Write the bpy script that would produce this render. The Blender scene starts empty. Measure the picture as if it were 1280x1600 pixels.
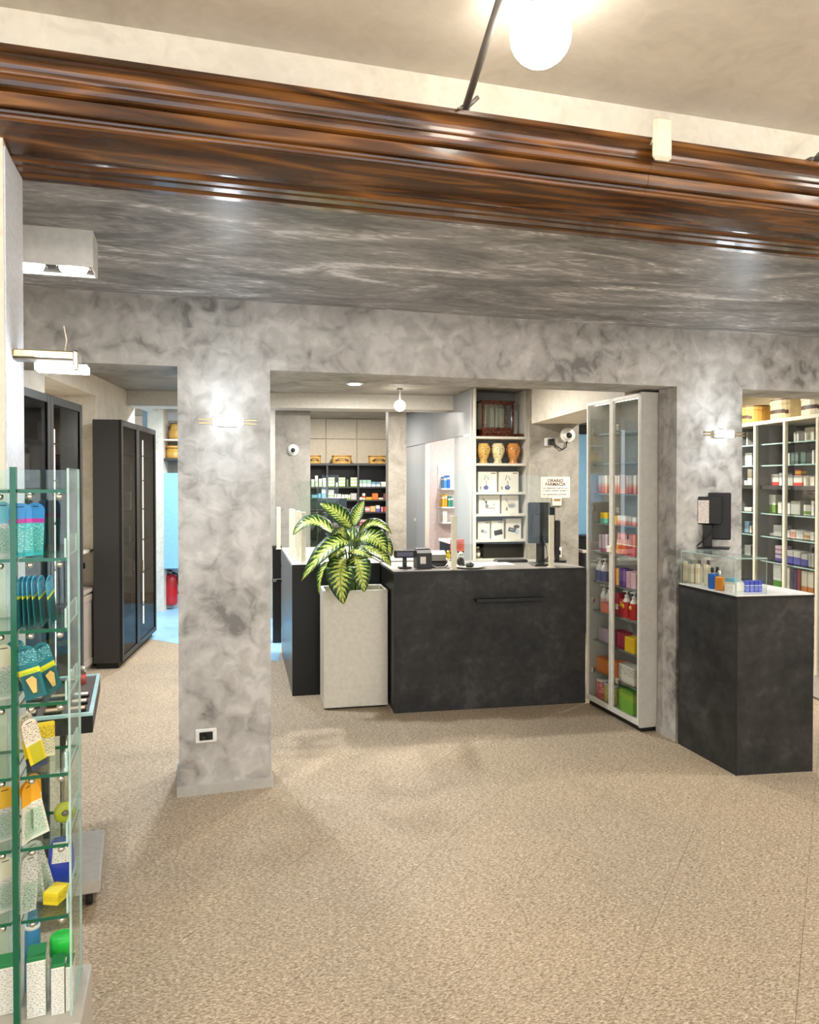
import bpy, bmesh, math, random
from mathutils import Vector, Matrix
random.seed(7)
scene = bpy.context.scene
COL = scene.collection
R = math.radians

# ------------------------------------------------------------------ camera
TH = R(16.5); PITCH = R(0.8); FPX = 1200.0; CY = 766.8; CAMH = 1.6
cam_d = bpy.data.cameras.new('camera'); cam = bpy.data.objects.new('camera', cam_d); COL.objects.link(cam)
cam.location = (0, 0, CAMH)
cam.rotation_euler = (R(90) - PITCH, 0, -TH)
cam_d.sensor_fit = 'AUTO'; cam_d.sensor_width = 36.0; cam_d.lens = FPX / 1600 * 36
cam_d.shift_y = -(800 - CY) / 1600
cam_d.clip_start = 0.05
scene.camera = cam

# ------------------------------------------------------------------ world, view
w = bpy.data.worlds.new('world'); scene.world = w; w.use_nodes = True
w.node_tree.nodes['Background'].inputs[0].default_value = (0.80, 0.88, 1.0, 1)
w.node_tree.nodes['Background'].inputs[1].default_value = 2.5
vs = scene.view_settings
vs.view_transform = 'Standard'; vs.look = 'None'; vs.gamma = 1.0; vs.use_curve_mapping = False
vs.exposure = 0.5
POW = 1.0            # common factor on every lamp

# ------------------------------------------------------------------ pixel -> place
SX, CX = math.sin(TH), math.cos(TH)
def ray(px, py):
    u = px - 640.0; v = -(py - CY)
    fw = FPX * math.cos(PITCH) + v * math.sin(PITCH); up = -FPX * math.sin(PITCH) + v * math.cos(PITCH)
    return Vector((SX * fw + CX * u, CX * fw - SX * u, up))
def G(px, py, z=0.0):
    r = ray(px, py); t = (z - CAMH) / r.z
    return Vector((r.x * t, r.y * t, z))
def DP(px, py, d):
    r = ray(px, py) * (d / FPX)
    return Vector((r.x, r.y, CAMH + r.z))
class Frame:
    """a local frame standing on the floor: x along a front, y into its depth"""
    def __init__(s, x, y, deg):
        s.o = Vector((x, y, 0)); s.a = R(deg)
        s.ex = Vector((math.cos(s.a), math.sin(s.a), 0)); s.ey = Vector((-math.sin(s.a), math.cos(s.a), 0))
    def w(s, x, y, z): return s.o + s.ex * x + s.ey * y + Vector((0, 0, z))
    def pix(s, px, py, yl=0.0):
        r = ray(px, py); p0 = s.o + s.ey * yl
        t = p0.dot(s.ey) / r.dot(s.ey)
        q = r * t
        return (q - s.o).dot(s.ex), CAMH + r.z * t
    def px_x(s, px, yl=0.0): return s.pix(px, 750, yl)[0]

# ------------------------------------------------------------------ materials
MATS = {}
def lin(c): return tuple(((v / 255) / 12.92 if v / 255 <= 0.04045 else ((v / 255 + 0.055) / 1.055) ** 2.4) for v in c)
def newmat(name):
    m = bpy.data.materials.new(name); m.use_nodes = True
    nt = m.node_tree; b = nt.nodes['Principled BSDF']
    return m, nt, b
def N(nt, t, **k):
    n = nt.nodes.new(t)
    for a, v in k.items(): setattr(n, a, v)
    return n
def plain(name, rgb, rough=0.5, metal=0.0, coat=0.0, noise=0.06, scale=30):
    if name in MATS: return MATS[name]
    m, nt, b = newmat(name)
    c = lin(rgb)
    tc = N(nt, 'ShaderNodeTexCoord'); nz = N(nt, 'ShaderNodeTexNoise'); nz.inputs['Scale'].default_value = scale
    nt.links.new(tc.outputs['Object'], nz.inputs['Vector'])
    rp = N(nt, 'ShaderNodeValToRGB')
    rp.color_ramp.elements[0].position = 0.3; rp.color_ramp.elements[1].position = 0.7
    rp.color_ramp.elements[0].color = tuple(v * (1 - noise) for v in c) + (1,)
    rp.color_ramp.elements[1].color = tuple(min(1, v * (1 + noise)) for v in c) + (1,)
    nt.links.new(nz.outputs['Fac'], rp.inputs['Fac']); nt.links.new(rp.outputs['Color'], b.inputs['Base Color'])
    b.inputs['Roughness'].default_value = rough; b.inputs['Metallic'].default_value = metal
    b.inputs['Coat Weight'].default_value = coat
    MATS[name] = m; return m
def emit(name, rgb, strength):
    if name in MATS: return MATS[name]
    m, nt, b = newmat(name)
    b.inputs['Base Color'].default_value = (.8, .8, .8, 1)
    b.inputs['Emission Color'].default_value = tuple(rgb) + (1,); b.inputs['Emission Strength'].default_value = strength
    MATS[name] = m; return m
def mottled(name, cols, scale, rough=(0.45, 0.7), stretch=(1, 1, 1), detail=8, distort=1.5, bump=0.15, fine=0.25, spec=0.5, rot=0.0, span=(.34, .66)):
    """plaster / laminate: large soft clouds, a finer smear on top, slight relief"""
    if name in MATS: return MATS[name]
    m, nt, b = newmat(name)
    tc = N(nt, 'ShaderNodeTexCoord'); mp = N(nt, 'ShaderNodeMapping')
    mp.inputs['Scale'].default_value = stretch; mp.inputs['Rotation'].default_value = (0, 0, rot)
    nt.links.new(tc.outputs['Object'], mp.inputs['Vector'])
    n1 = N(nt, 'ShaderNodeTexNoise'); n1.inputs['Scale'].default_value = scale; n1.inputs['Detail'].default_value = detail
    n1.inputs['Distortion'].default_value = distort; n1.inputs['Roughness'].default_value = 0.62
    n2 = N(nt, 'ShaderNodeTexNoise'); n2.inputs['Scale'].default_value = scale * 5.3; n2.inputs['Detail'].default_value = 5
    n2.inputs['Distortion'].default_value = distort * 1.4
    for n in (n1, n2): nt.links.new(mp.outputs['Vector'], n.inputs['Vector'])
    mx = N(nt, 'ShaderNodeMix'); mx.inputs['Factor'].default_value = fine
    nt.links.new(n1.outputs['Fac'], mx.inputs['A']); nt.links.new(n2.outputs['Fac'], mx.inputs['B'])
    rp = N(nt, 'ShaderNodeValToRGB'); cr = rp.color_ramp
    pos = [span[0] + (span[1] - span[0]) * i / (len(cols) - 1) for i in range(len(cols))]
    cr.elements[0].position = pos[0]; cr.elements[0].color = lin(cols[0]) + (1,)
    cr.elements[1].position = pos[-1]; cr.elements[1].color = lin(cols[-1]) + (1,)
    for p, c in list(zip(pos, cols))[1:-1]:
        e = cr.elements.new(p); e.color = lin(c) + (1,)
    nt.links.new(mx.outputs['Result'], rp.inputs['Fac']); nt.links.new(rp.outputs['Color'], b.inputs['Base Color'])
    mr = N(nt, 'ShaderNodeMapRange'); mr.inputs['To Min'].default_value = rough[0]; mr.inputs['To Max'].default_value = rough[1]
    nt.links.new(n2.outputs['Fac'], mr.inputs['Value']); nt.links.new(mr.outputs['Result'], b.inputs['Roughness'])
    bp = N(nt, 'ShaderNodeBump'); bp.inputs['Strength'].default_value = bump; bp.inputs['Distance'].default_value = 0.01
    nt.links.new(mx.outputs['Result'], bp.inputs['Height']); nt.links.new(bp.outputs['Normal'], b.inputs['Normal'])
    b.inputs['Specular IOR Level'].default_value = spec
    MATS[name] = m; return m
def floor_mat():
    m, nt, b = newmat('vinyl_floor')
    tc = N(nt, 'ShaderNodeTexCoord'); mp = N(nt, 'ShaderNodeMapping')
    mp.inputs['Rotation'].default_value = (0, 0, R(22)); mp.inputs['Scale'].default_value = (1, 2.6, 1)
    nt.links.new(tc.outputs['Object'], mp.inputs['Vector'])
    n1 = N(nt, 'ShaderNodeTexNoise'); n1.inputs['Scale'].default_value = 75; n1.inputs['Detail'].default_value = 4; n1.inputs['Roughness'].default_value = .7
    n1.inputs['Distortion'].default_value = 0.8
    nt.links.new(mp.outputs['Vector'], n1.inputs['Vector'])
    n2 = N(nt, 'ShaderNodeTexNoise'); n2.inputs['Scale'].default_value = 1.3; n2.inputs['Detail'].default_value = 3
    nt.links.new(tc.outputs['Object'], n2.inputs['Vector'])
    rp = N(nt, 'ShaderNodeValToRGB'); cr = rp.color_ramp
    cr.elements[0].position = .36; cr.elements[0].color = lin((118, 103, 84)) + (1,)
    cr.elements[1].position = .64; cr.elements[1].color = lin((224, 207, 182)) + (1,)
    e = cr.elements.new(.5); e.color = lin((174, 155, 130)) + (1,)
    nt.links.new(n1.outputs['Fac'], rp.inputs['Fac'])
    rp2 = N(nt, 'ShaderNodeValToRGB')
    rp2.color_ramp.elements[0].position = .35; rp2.color_ramp.elements[0].color = (.90, .91, .92, 1)
    rp2.color_ramp.elements[1].position = .65; rp2.color_ramp.elements[1].color = (1.0, .98, .95, 1)
    nt.links.new(n2.outputs['Fac'], rp2.inputs['Fac'])
    mx = N(nt, 'ShaderNodeMix'); mx.data_type = 'RGBA'; mx.blend_type = 'MULTIPLY'; mx.inputs[0].default_value = 1
    nt.links.new(rp.outputs['Color'], mx.inputs[6]); nt.links.new(rp2.outputs['Color'], mx.inputs[7])
    nt.links.new(mx.outputs[2], b.inputs['Base Color'])
    b.inputs['Roughness'].default_value = .62; b.inputs['Specular IOR Level'].default_value = .35
    bp = N(nt, 'ShaderNodeBump'); bp.inputs['Strength'].default_value = .25; bp.inputs['Distance'].default_value = .003
    nt.links.new(n1.outputs['Fac'], bp.inputs['Height']); nt.links.new(bp.outputs['Normal'], b.inputs['Normal'])
    return m
def wood_mat(name, c0, c1, c2, rough=.16, scale=(0.5, 9, 9), coat=.6):
    if name in MATS: return MATS[name]
    m, nt, b = newmat(name)
    tc = N(nt, 'ShaderNodeTexCoord'); mp = N(nt, 'ShaderNodeMapping'); mp.inputs['Scale'].default_value = scale
    nt.links.new(tc.outputs['Object'], mp.inputs['Vector'])
    n0 = N(nt, 'ShaderNodeTexNoise'); n0.inputs['Scale'].default_value = 2.2; n0.inputs['Detail'].default_value = 3
    nt.links.new(mp.outputs['Vector'], n0.inputs['Vector'])
    wv = N(nt, 'ShaderNodeMath', operation='MULTIPLY'); wv.inputs[1].default_value = 16
    nt.links.new(n0.outputs['Fac'], wv.inputs[0])
    fr = N(nt, 'ShaderNodeMath', operation='PINGPONG'); fr.inputs[1].default_value = 1.0
    nt.links.new(wv.outputs[0], fr.inputs[0])
    n1 = N(nt, 'ShaderNodeTexNoise'); n1.inputs['Scale'].default_value = 12; n1.inputs['Detail'].default_value = 6
    nt.links.new(mp.outputs['Vector'], n1.inputs['Vector'])
    mx = N(nt, 'ShaderNodeMix'); mx.inputs['Factor'].default_value = .5
    nt.links.new(fr.outputs[0], mx.inputs['A']); nt.links.new(n1.outputs['Fac'], mx.inputs['B'])
    rp = N(nt, 'ShaderNodeValToRGB'); cr = rp.color_ramp
    cr.elements[0].position = .2; cr.elements[0].color = lin(c0) + (1,)
    cr.elements[1].position = .85; cr.elements[1].color = lin(c2) + (1,)
    e = cr.elements.new(.5); e.color = lin(c1) + (1,)
    nt.links.new(mx.outputs['Result'], rp.inputs['Fac']); nt.links.new(rp.outputs['Color'], b.inputs['Base Color'])
    b.inputs['Roughness'].default_value = rough; b.inputs['Coat Weight'].default_value = coat; b.inputs['Coat Roughness'].default_value = .08
    MATS[name] = m; return m
def glass_mat(name, tint, refl=1.0, rough=0.0):
    """thin pane: lets light straight through, mirrors by Fresnel"""
    if name in MATS: return MATS[name]
    m = bpy.data.materials.new(name); m.use_nodes = True; nt = m.node_tree; nt.nodes.clear()
    o = N(nt, 'ShaderNodeOutputMaterial'); t = N(nt, 'ShaderNodeBsdfTransparent'); t.inputs[0].default_value = tuple(tint) + (1,)
    g = N(nt, 'ShaderNodeBsdfGlossy'); g.inputs['Roughness'].default_value = rough; g.inputs[0].default_value = (1, 1, 1, 1)
    f = N(nt, 'ShaderNodeLayerWeight'); f.inputs[0].default_value = .5
    p5 = N(nt, 'ShaderNodeMath', operation='POWER'); p5.inputs[1].default_value = 5; nt.links.new(f.outputs['Facing'], p5.inputs[0])
    k = N(nt, 'ShaderNodeMath', operation='MULTIPLY_ADD'); k.inputs[1].default_value = .8 * refl; k.inputs[2].default_value = .035 * refl
    nt.links.new(p5.outputs[0], k.inputs[0])
    x = N(nt, 'ShaderNodeMixShader'); nt.links.new(k.outputs[0], x.inputs[0]); nt.links.new(t.outputs[0], x.inputs[1]); nt.links.new(g.outputs[0], x.inputs[2])
    nt.links.new(x.outputs[0], o.inputs[0])
    MATS[name] = m; return m
PRN = {}
def pm(base, *bands, lines=None, axis=2, rough=.45, ramp=False):
    """printed card: flat bands of colour along one axis of the pack and, if asked, rows of illegible small print.
    bands: (lo, hi, rgb) in 0..1 ; lines: (lo, hi, rgb)"""
    key = (base, bands, lines, axis, ramp)
    if key in PRN: return PRN[key]
    m, nt, b = newmat('printed_card')
    tc = N(nt, 'ShaderNodeTexCoord'); sp = N(nt, 'ShaderNodeSeparateXYZ'); nt.links.new(tc.outputs['Generated'], sp.inputs[0])
    rp = N(nt, 'ShaderNodeValToRGB'); cr = rp.color_ramp; cr.interpolation = 'LINEAR' if ramp else 'CONSTANT'
    stops = [(0.0, base)]
    for lo, hi, c in sorted(bands, key=lambda q: q[0]):
        stops += [(lo, c)] if (ramp or hi >= 1) else [(lo, c), (hi, base)]
    stops = [s for i, s in enumerate(stops) if i == len(stops) - 1 or stops[i + 1][0] > s[0] + 1e-4]
    cr.elements[0].position = stops[0][0]; cr.elements[0].color = lin(stops[0][1]) + (1,)
    while len(cr.elements) > 1 and len(stops) == 1: cr.elements.remove(cr.elements[-1])
    for i, (p, c) in enumerate(stops[1:]):
        e = cr.elements[1] if i == 0 else cr.elements.new(p)
        e.position = min(p, 1.0); e.color = lin(c) + (1,)
    nt.links.new(sp.outputs[axis], rp.inputs['Fac'])
    out = rp.outputs['Color']
    if lines:
        lo, hi, c = lines
        mp = N(nt, 'ShaderNodeMapping'); mp.inputs['Scale'].default_value = (5, 5, 42)
        nt.links.new(tc.outputs['Generated'], mp.inputs[0])
        nz = N(nt, 'ShaderNodeTexNoise'); nz.inputs['Scale'].default_value = 1.6; nz.inputs['Detail'].default_value = 2
        nt.links.new(mp.outputs[0], nz.inputs['Vector'])
        gt = N(nt, 'ShaderNodeMath', operation='GREATER_THAN'); gt.inputs[1].default_value = .56; nt.links.new(nz.outputs['Fac'], gt.inputs[0])
        a1 = N(nt, 'ShaderNodeMath', operation='GREATER_THAN'); a1.inputs[1].default_value = lo; nt.links.new(sp.outputs[2], a1.inputs[0])
        a2 = N(nt, 'ShaderNodeMath', operation='LESS_THAN'); a2.inputs[1].default_value = hi; nt.links.new(sp.outputs[2], a2.inputs[0])
        m1 = N(nt, 'ShaderNodeMath', operation='MULTIPLY'); nt.links.new(gt.outputs[0], m1.inputs[0]); nt.links.new(a1.outputs[0], m1.inputs[1])
        m2 = N(nt, 'ShaderNodeMath', operation='MULTIPLY'); nt.links.new(m1.outputs[0], m2.inputs[0]); nt.links.new(a2.outputs[0], m2.inputs[1])
        mx = N(nt, 'ShaderNodeMix'); mx.data_type = 'RGBA'; nt.links.new(m2.outputs[0], mx.inputs[0]); nt.links.new(out, mx.inputs[6]); mx.inputs[7].default_value = lin(c) + (1,)
        out = mx.outputs[2]
    nt.links.new(out, b.inputs['Base Color']); b.inputs['Roughness'].default_value = rough
    PRN[key] = m; return m

M = dict(
    stucco=mottled('grey_venetian_plaster', [(118, 115, 111), (154, 150, 144), (174, 170, 164), (186, 182, 176), (202, 198, 192)], 2.1, rough=(.33, .6), distort=.5, detail=12, bump=.55, fine=.45, span=(.37, .60)),
    stucco_ceil=mottled('streaked_grey_plaster', [(104, 103, 104), (138, 138, 138), (172, 172, 173), (244, 244, 247)], 1.7, rough=(.25, .5), stretch=(.75, 2.0, 1), distort=1.6, detail=5, bump=.35, fine=.36, rot=R(-12), span=(.38, .64)),
    cream=mottled('cream_plaster', [(203, 194, 177), (220, 211, 194), (230, 222, 206)], 2.4, rough=(.5, .75), bump=.22, fine=.4),
    greywall=mottled('grey_brown_plaster', [(120, 114, 104), (150, 144, 133), (170, 164, 152)], 2.4, rough=(.5, .7), bump=.15),
    laminate=mottled('dark_stone_laminate', [(28, 28, 28), (40, 40, 39), (50, 49, 48), (66, 64, 62)], 3.0, rough=(.45, .65), distort=.4, detail=11, bump=.05, fine=.38, spec=.35, span=(.38, .63)),
    lam_top=mottled('grey_stone_worktop', [(118, 112, 106), (136, 130, 124), (150, 145, 138)], 6, rough=(.3, .45), bump=.03),
    floor=floor_mat(),
    floor_bluelit=mottled('blue_lit_vinyl', [(128, 178, 214), (150, 198, 230), (168, 210, 236)], 1.5, rough=(.3, .5), bump=.03),  # floor tint that carries cool blue light
    wood=wood_mat('varnished_brown_wood', (48, 26, 9), (84, 48, 16), (136, 86, 32), rough=.25, scale=(.32, 3.4, 3.4), coat=.4),
    balance_wood=wood_mat('mahogany', (48, 16, 8), (84, 34, 16), (116, 54, 26), scale=(5, 5, 5)),
    paint=plain('light_grey_paint', (186, 182, 174), .4), paint_w=plain('warm_white_paint', (226, 221, 208), .4),
    paint_g=plain('cool_grey_paint', (158, 160, 162), .35), cream_panel=plain('cream_panel', (208, 194, 170), .5),
    white=plain('white_plastic', (236, 234, 228), .35), cream_pl=plain('cream_plastic', (232, 224, 200), .4),
    black=plain('black_plastic', (18, 18, 19), .42), blackm=plain('black_lacquer', (9, 9, 9), .42),
    graph=plain('graphite_panel', (46, 44, 42), .55), dark=plain('dark_shelf', (58, 57, 56), .5),
    steel=plain('dark_steel', (112, 107, 101), .45, metal=.35), chrome=plain('chrome', (225, 222, 215), .12, metal=1),
    brass=plain('brushed_brass', (196, 178, 140), .28, metal=.9),
    glass=glass_mat('clear_glass', (.97, .985, .975)), glassg=glass_mat('greenish_glass', (.90, .965, .94), .9),
    glassd=glass_mat('smoked_glass', (.52, .52, .53), .35), glass_s=glass_mat('side_glass', (.95, .975, .965), .45),
    edge=plain('green_glass_edge', (14, 92, 66), .12), edge_l=plain('pale_glass_edge', (176, 204, 196), .12),
    ledcold=emit('led_white', (.92, .96, 1.0), 9.0), ledwarm=emit('led_warm', (1.0, .90, .74), 6.0),
    fill_globe=emit('fill_pendant_glow', (1.0, .95, .88), 85.0),
    globe=emit('opal_globe_glow', (1.0, .93, .82), 13.0), tube=emit('sconce_tube_glow', (.86, .93, 1.0), 7.0),
    spot=emit('downlight_glow', (1.0, .95, .88), 40.0),
    bluelit=plain('blue_lit_paint', (142, 196, 232), .4), red=plain('signal_red', (176, 16, 28), .3, coat=.5),  # the blue stands in for cool daylight on the painted surfaces
    rubber=plain('black_rubber', (20, 20, 20), .7), paper=plain('paper', (238, 232, 222), .7),
    ochre=plain('ochre_tin', (190, 146, 66), .45, noise=.18, scale=14), dkbrown=plain('dark_brown_print', (72, 44, 18), .5),
    pink=plain('pink_white_wall', (236, 222, 218), .6), navy=plain('navy_panel', (44, 54, 66), .4),
    screen=plain('grey_lcd', (92, 92, 116), .2),
)

# ------------------------------------------------------------------ mesh building
class MB:
    def __init__(s): s.v = []; s.f = []; s.mi = []; s.sm = []; s.mats = []
    def _m(s, m):
        if m not in s.mats: s.mats.append(m)
        return s.mats.index(m)
    def add(s, vs, fs, m, smooth=False, mats=None):
        o = len(s.v); s.v += [tuple(v) for v in vs]
        for i, f in enumerate(fs):
            s.f.append([o + k for k in f]); s.mi.append(s._m(mats[i] if mats else m)); s.sm.append(smooth)
        return s
    def box(s, x0, x1, y0, y1, z0, z1, m, edge=None, thin=None):
        """edge/thin: a pane; all faces but the two across axis `thin` get the edge material"""
        vs = [(x, y, z) for z in (z0, z1) for y in (y0, y1) for x in (x0, x1)]
        fs = [(0, 2, 3, 1), (4, 5, 7, 6), (0, 1, 5, 4), (2, 6, 7, 3), (0, 4, 6, 2), (1, 3, 7, 5)]
        ax = [2, 2, 1, 1, 0, 0]
        return s.add(vs, fs, m, mats=[m if (edge is None or a == thin) else edge for a in ax])
    def bbox(s, x0, x1, y0, y1, z0, z1, m, r=.002):
        """bevelled box"""
        bm = bmesh.new(); bmesh.ops.create_cube(bm, size=1)
        for v in bm.verts: v.co = Vector(((x0 + x1) / 2 + v.co.x * (x1 - x0), (y0 + y1) / 2 + v.co.y * (y1 - y0), (z0 + z1) / 2 + v.co.z * (z1 - z0)))
        r = min(r, .45 * min(x1 - x0, y1 - y0, z1 - z0))
        bmesh.ops.bevel(bm, geom=bm.edges[:], offset=r, segments=1, affect='EDGES')
        bm.verts.ensure_lookup_table(); bm.verts.index_update()
        s.add([v.co[:] for v in bm.verts], [[v.index for v in f.verts] for f in bm.faces], m); bm.free(); return s
    def prism(s, pts, z0, z1, m, edge=None):
        n = len(pts)
        vs = [(p[0], p[1], z0) for p in pts] + [(p[0], p[1], z1) for p in pts]
        fs = [list(range(n))[::-1], list(range(n, 2 * n))] + [[i, (i + 1) % n, n + (i + 1) % n, n + i] for i in range(n)]
        return s.add(vs, fs, m, mats=[m, m] + [edge or m] * n)
    def prismy(s, pts, y0, y1, m, edge=None):
        """outline in x,z pushed along y"""
        n = len(pts)
        vs = [(p[0], y0, p[1]) for p in pts] + [(p[0], y1, p[1]) for p in pts]
        fs = [list(range(n)), list(range(n, 2 * n))[::-1]] + [[(i + 1) % n, i, n + i, n + (i + 1) % n] for i in range(n)]
        return s.add(vs, fs, m, mats=[m, m] + [edge or m] * n)
    def prismx(s, pts, x0, x1, m):
        n = len(pts)
        vs = [(x0, p[0], p[1]) for p in pts] + [(x1, p[0], p[1]) for p in pts]
        fs = [list(range(n))[::-1], list(range(n, 2 * n))] + [[i, (i + 1) % n, n + (i + 1) % n, n + i] for i in range(n)]
        return s.add(vs, fs, m)
    def lathe(s, prof, m, c=(0, 0, 0), seg=20, axis='z', mats=None):
        vs = []; fs = []; ml = []
        for r, h in prof:
            for k in range(seg):
                a = 2 * math.pi * k / seg; x, y = r * math.cos(a), r * math.sin(a)
                p = (x, y, h) if axis == 'z' else ((x, h, y) if axis == 'y' else (h, x, y))
                vs.append((c[0] + p[0], c[1] + p[1], c[2] + p[2]))
        for i in range(len(prof) - 1):
            for k in range(seg):
                fs.append((i * seg + k, i * seg + (k + 1) % seg, (i + 1) * seg + (k + 1) % seg, (i + 1) * seg + k)); ml.append(mats[i] if mats else m)
        fs.append(list(range(seg))[::-1]); ml.append(mats[0] if mats else m)
        fs.append([(len(prof) - 1) * seg + k for k in range(seg)]); ml.append(mats[-1] if mats else m)
        return s.add(vs, fs, m, smooth=True, mats=ml)
    def tube(s, path, r, m, seg=8):
        vs = []; fs = []; P = [Vector(p) for p in path]; n = len(P)
        for i, p in enumerate(P):
            t = (P[min(i + 1, n - 1)] - P[max(i - 1, 0)]).normalized()
            u = t.cross(Vector((0, 0, 1))); u = u.normalized() if u.length > 1e-3 else Vector((1, 0, 0)); q = t.cross(u)
            rr = r[i] if isinstance(r, (list, tuple)) else r
            for k in range(seg):
                a = 2 * math.pi * k / seg; vs.append(p + u * rr * math.cos(a) + q * rr * math.sin(a))
        for i in range(n - 1):
            for k in range(seg): fs.append((i * seg + k, i * seg + (k + 1) % seg, (i + 1) * seg + (k + 1) % seg, (i + 1) * seg + k))
        fs.append(list(range(seg))[::-1]); fs.append([(n - 1) * seg + k for k in range(seg)])
        return s.add(vs, fs, m, smooth=True)
    def sphere(s, c, r, m, seg=20, sq=(1, 1, 1)):
        prof = [(max(r * math.sin(math.pi * i / 12), r * .01), -r * math.cos(math.pi * i / 12)) for i in range(13)]
        k = len(s.v); s.lathe(prof, m, (0, 0, 0), seg)
        for i in range(k, len(s.v)):
            v = s.v[i]; s.v[i] = (c[0] + v[0] * sq[0], c[1] + v[1] * sq[1], c[2] + v[2] * sq[2])
        return s
    def mesh(s, name):
        me = bpy.data.meshes.new(name); me.from_pydata(s.v, [], s.f)
        for m in s.mats: me.materials.append(m)
        me.polygons.foreach_set('material_index', s.mi); me.polygons.foreach_set('use_smooth', s.sm)
        bm = bmesh.new(); bm.from_mesh(me); bmesh.ops.recalc_face_normals(bm, faces=bm.faces); bm.to_mesh(me); bm.free()
        me.update(); return me
    def build(s, name, parent=None, loc=(0, 0, 0), rot=0.0):
        return link(name, s.mesh(name), parent, loc, rot)
def link(name, data, parent=None, loc=(0, 0, 0), rot=0.0):
    o = bpy.data.objects.new(name, data); COL.objects.link(o)
    o.location = loc; o.rotation_euler = (0, 0, rot) if not isinstance(rot, (tuple, list)) else rot
    if parent: o.parent = parent
    return o
def tag(o, label, cat, group=None):
    o['label'] = label; o['category'] = cat
    if group: o['group'] = group
    return o
def thing(name, label, cat, loc=(0, 0, 0), rot=0.0, group=None):
    return tag(link(name, None, None, loc, rot), label, cat, group)
def struct(o): o['kind'] = 'structure'; return o
def part(name, parent, *ops, **k):
    b = MB()
    for o in ops: getattr(b, o[0])(*o[1:])
    return b.build(name, parent, k.get('loc', (0, 0, 0)), k.get('rot', 0.0))
def text_part(name, body, size, m, parent, loc, rot, align='CENTER'):
    c = bpy.data.curves.new('lettering', 'FONT'); c.body = body; c.size = size; c.align_x = align; c.extrude = .0003; c.offset = size * .03
    t = bpy.data.objects.new('tmp', c); COL.objects.link(t)
    me = bpy.data.meshes.new_from_object(t); bpy.data.objects.remove(t)
    me.materials.append(m)
    return link(name, me, parent, loc, rot)
def lamp(parent, kind, loc, power, color, size=.1, rot=(0, 0, 0), spot=None):
    d = bpy.data.lights.new('lamp_light', kind); d.energy = power * POW; d.color = color
    if kind == 'AREA': d.shape = 'DISK'; d.size = size
    else: d.shadow_soft_size = size
    if kind == 'SPOT': d.spot_size = spot[0]; d.spot_blend = spot[1]
    o = bpy.data.objects.new('lamp_light', d); COL.objects.link(o); o.location = loc; o.rotation_euler = rot; o.parent = parent
    return o
BOXES = {}
def card_box(name, wd, dp, ht, m, loc, rot, label, cat='box', group=None):
    """a folded card pack: bevelled body, standing on its base, front face at local y=0"""
    key = (round(wd, 3), round(dp, 3), round(ht, 3), m.name)
    if key not in BOXES:
        BOXES[key] = MB().bbox(-key[0] / 2, key[0] / 2, 0, key[1], 0, key[2], m, .0012).mesh(name)
    return tag(link(name, BOXES[key], None, loc, rot), label, cat, group)
def pack_row(fr, z, yl, specs, dep, group=None, cat='box', name='medicine_box', cap=None):
    """specs: (px_left, px_right, px_top, material, label); each pack stands at height z of frame fr, yl behind its front"""
    out = []
    for s in specs:
        x0, x1 = sorted((fr.px_x(s[0], yl), fr.px_x(s[1], yl)))
        zt = fr.pix((s[0] + s[1]) / 2, s[2], yl)[1]
        h = max(.02, zt - z)
        if cap: h = min(h, cap)
        out.append(card_box(name, (x1 - x0) * .96, dep if len(s) < 6 else s[5], h, s[3], fr.w((x0 + x1) / 2, yl, z + .0005), fr.a, s[4], cat, group))
    return out

# ================================================================== STRUCTURE
WY0, WY1 = 4.03, 4.40          # grey pillar wall
ZB, ZC = 2.17, 2.52            # beam underside, middle ceiling
LY0, LY1 = 2.20, 2.43          # wall with the wooden lintel
JX = -0.438
ZF = 2.812                     # front room ceiling
ZR = 2.50                      # back room ceiling
XL, XR_, YB, YF_ = -3.2, 6.4, 12.2, -3.2

# floor: sub-floor and long vinyl strips laid diagonally, hairline joints
fl = struct(part('floor', None, ('box', XL, XR_, YF_, YB, -.06, -.004, M['dark'])))
def clip(poly, n, c, keep):
    out = []
    for i in range(len(poly)):
        a, b = poly[i], poly[(i + 1) % len(poly)]
        da = (a[0] * n[0] + a[1] * n[1] - c) * keep; db = (b[0] * n[0] + b[1] * n[1] - c) * keep
        if da >= 0: out.append(a)
        if da * db < 0:
            t = da / (da - db); out.append((a[0] + (b[0] - a[0]) * t, a[1] + (b[1] - a[1]) * t))
    return out
pA, pB = G(1053.5, 1369.6), G(960.8, 1589.5); dv = (pA - pB).normalized(); nv = (dv.y, -dv.x); c0 = pA.x * nv[0] + pA.y * nv[1]
for k in range(-24, 30):
    rect = [(XL, YF_), (XR_, YF_), (XR_, YB), (XL, YB)]
    q = clip(rect, nv, c0 + k * .47 + .0006, 1); q = clip(q, nv, c0 + (k + 1) * .47 - .0006, -1) if q else q
    if q and len(q) > 2: part('floor_strip', fl, ('prism', q, -.0045, 0, M['floor']))
bl = G(260, 1003); bm_ = G(433, 1033)
bdir = (bm_ - bl).normalized(); q0 = bl - bdir * 1.2; q1 = bm_ + bdir * .02
struct(part('floor_blue_light', None, ('prism', [(q0.x, q0.y), (q1.x, q1.y), (q1.x + .55, 10.3), (q0.x, 10.3)], 0.0002, .002, M['floor_bluelit'])))  # thin sheet: cool blue light on the floor, painted as colour

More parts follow.
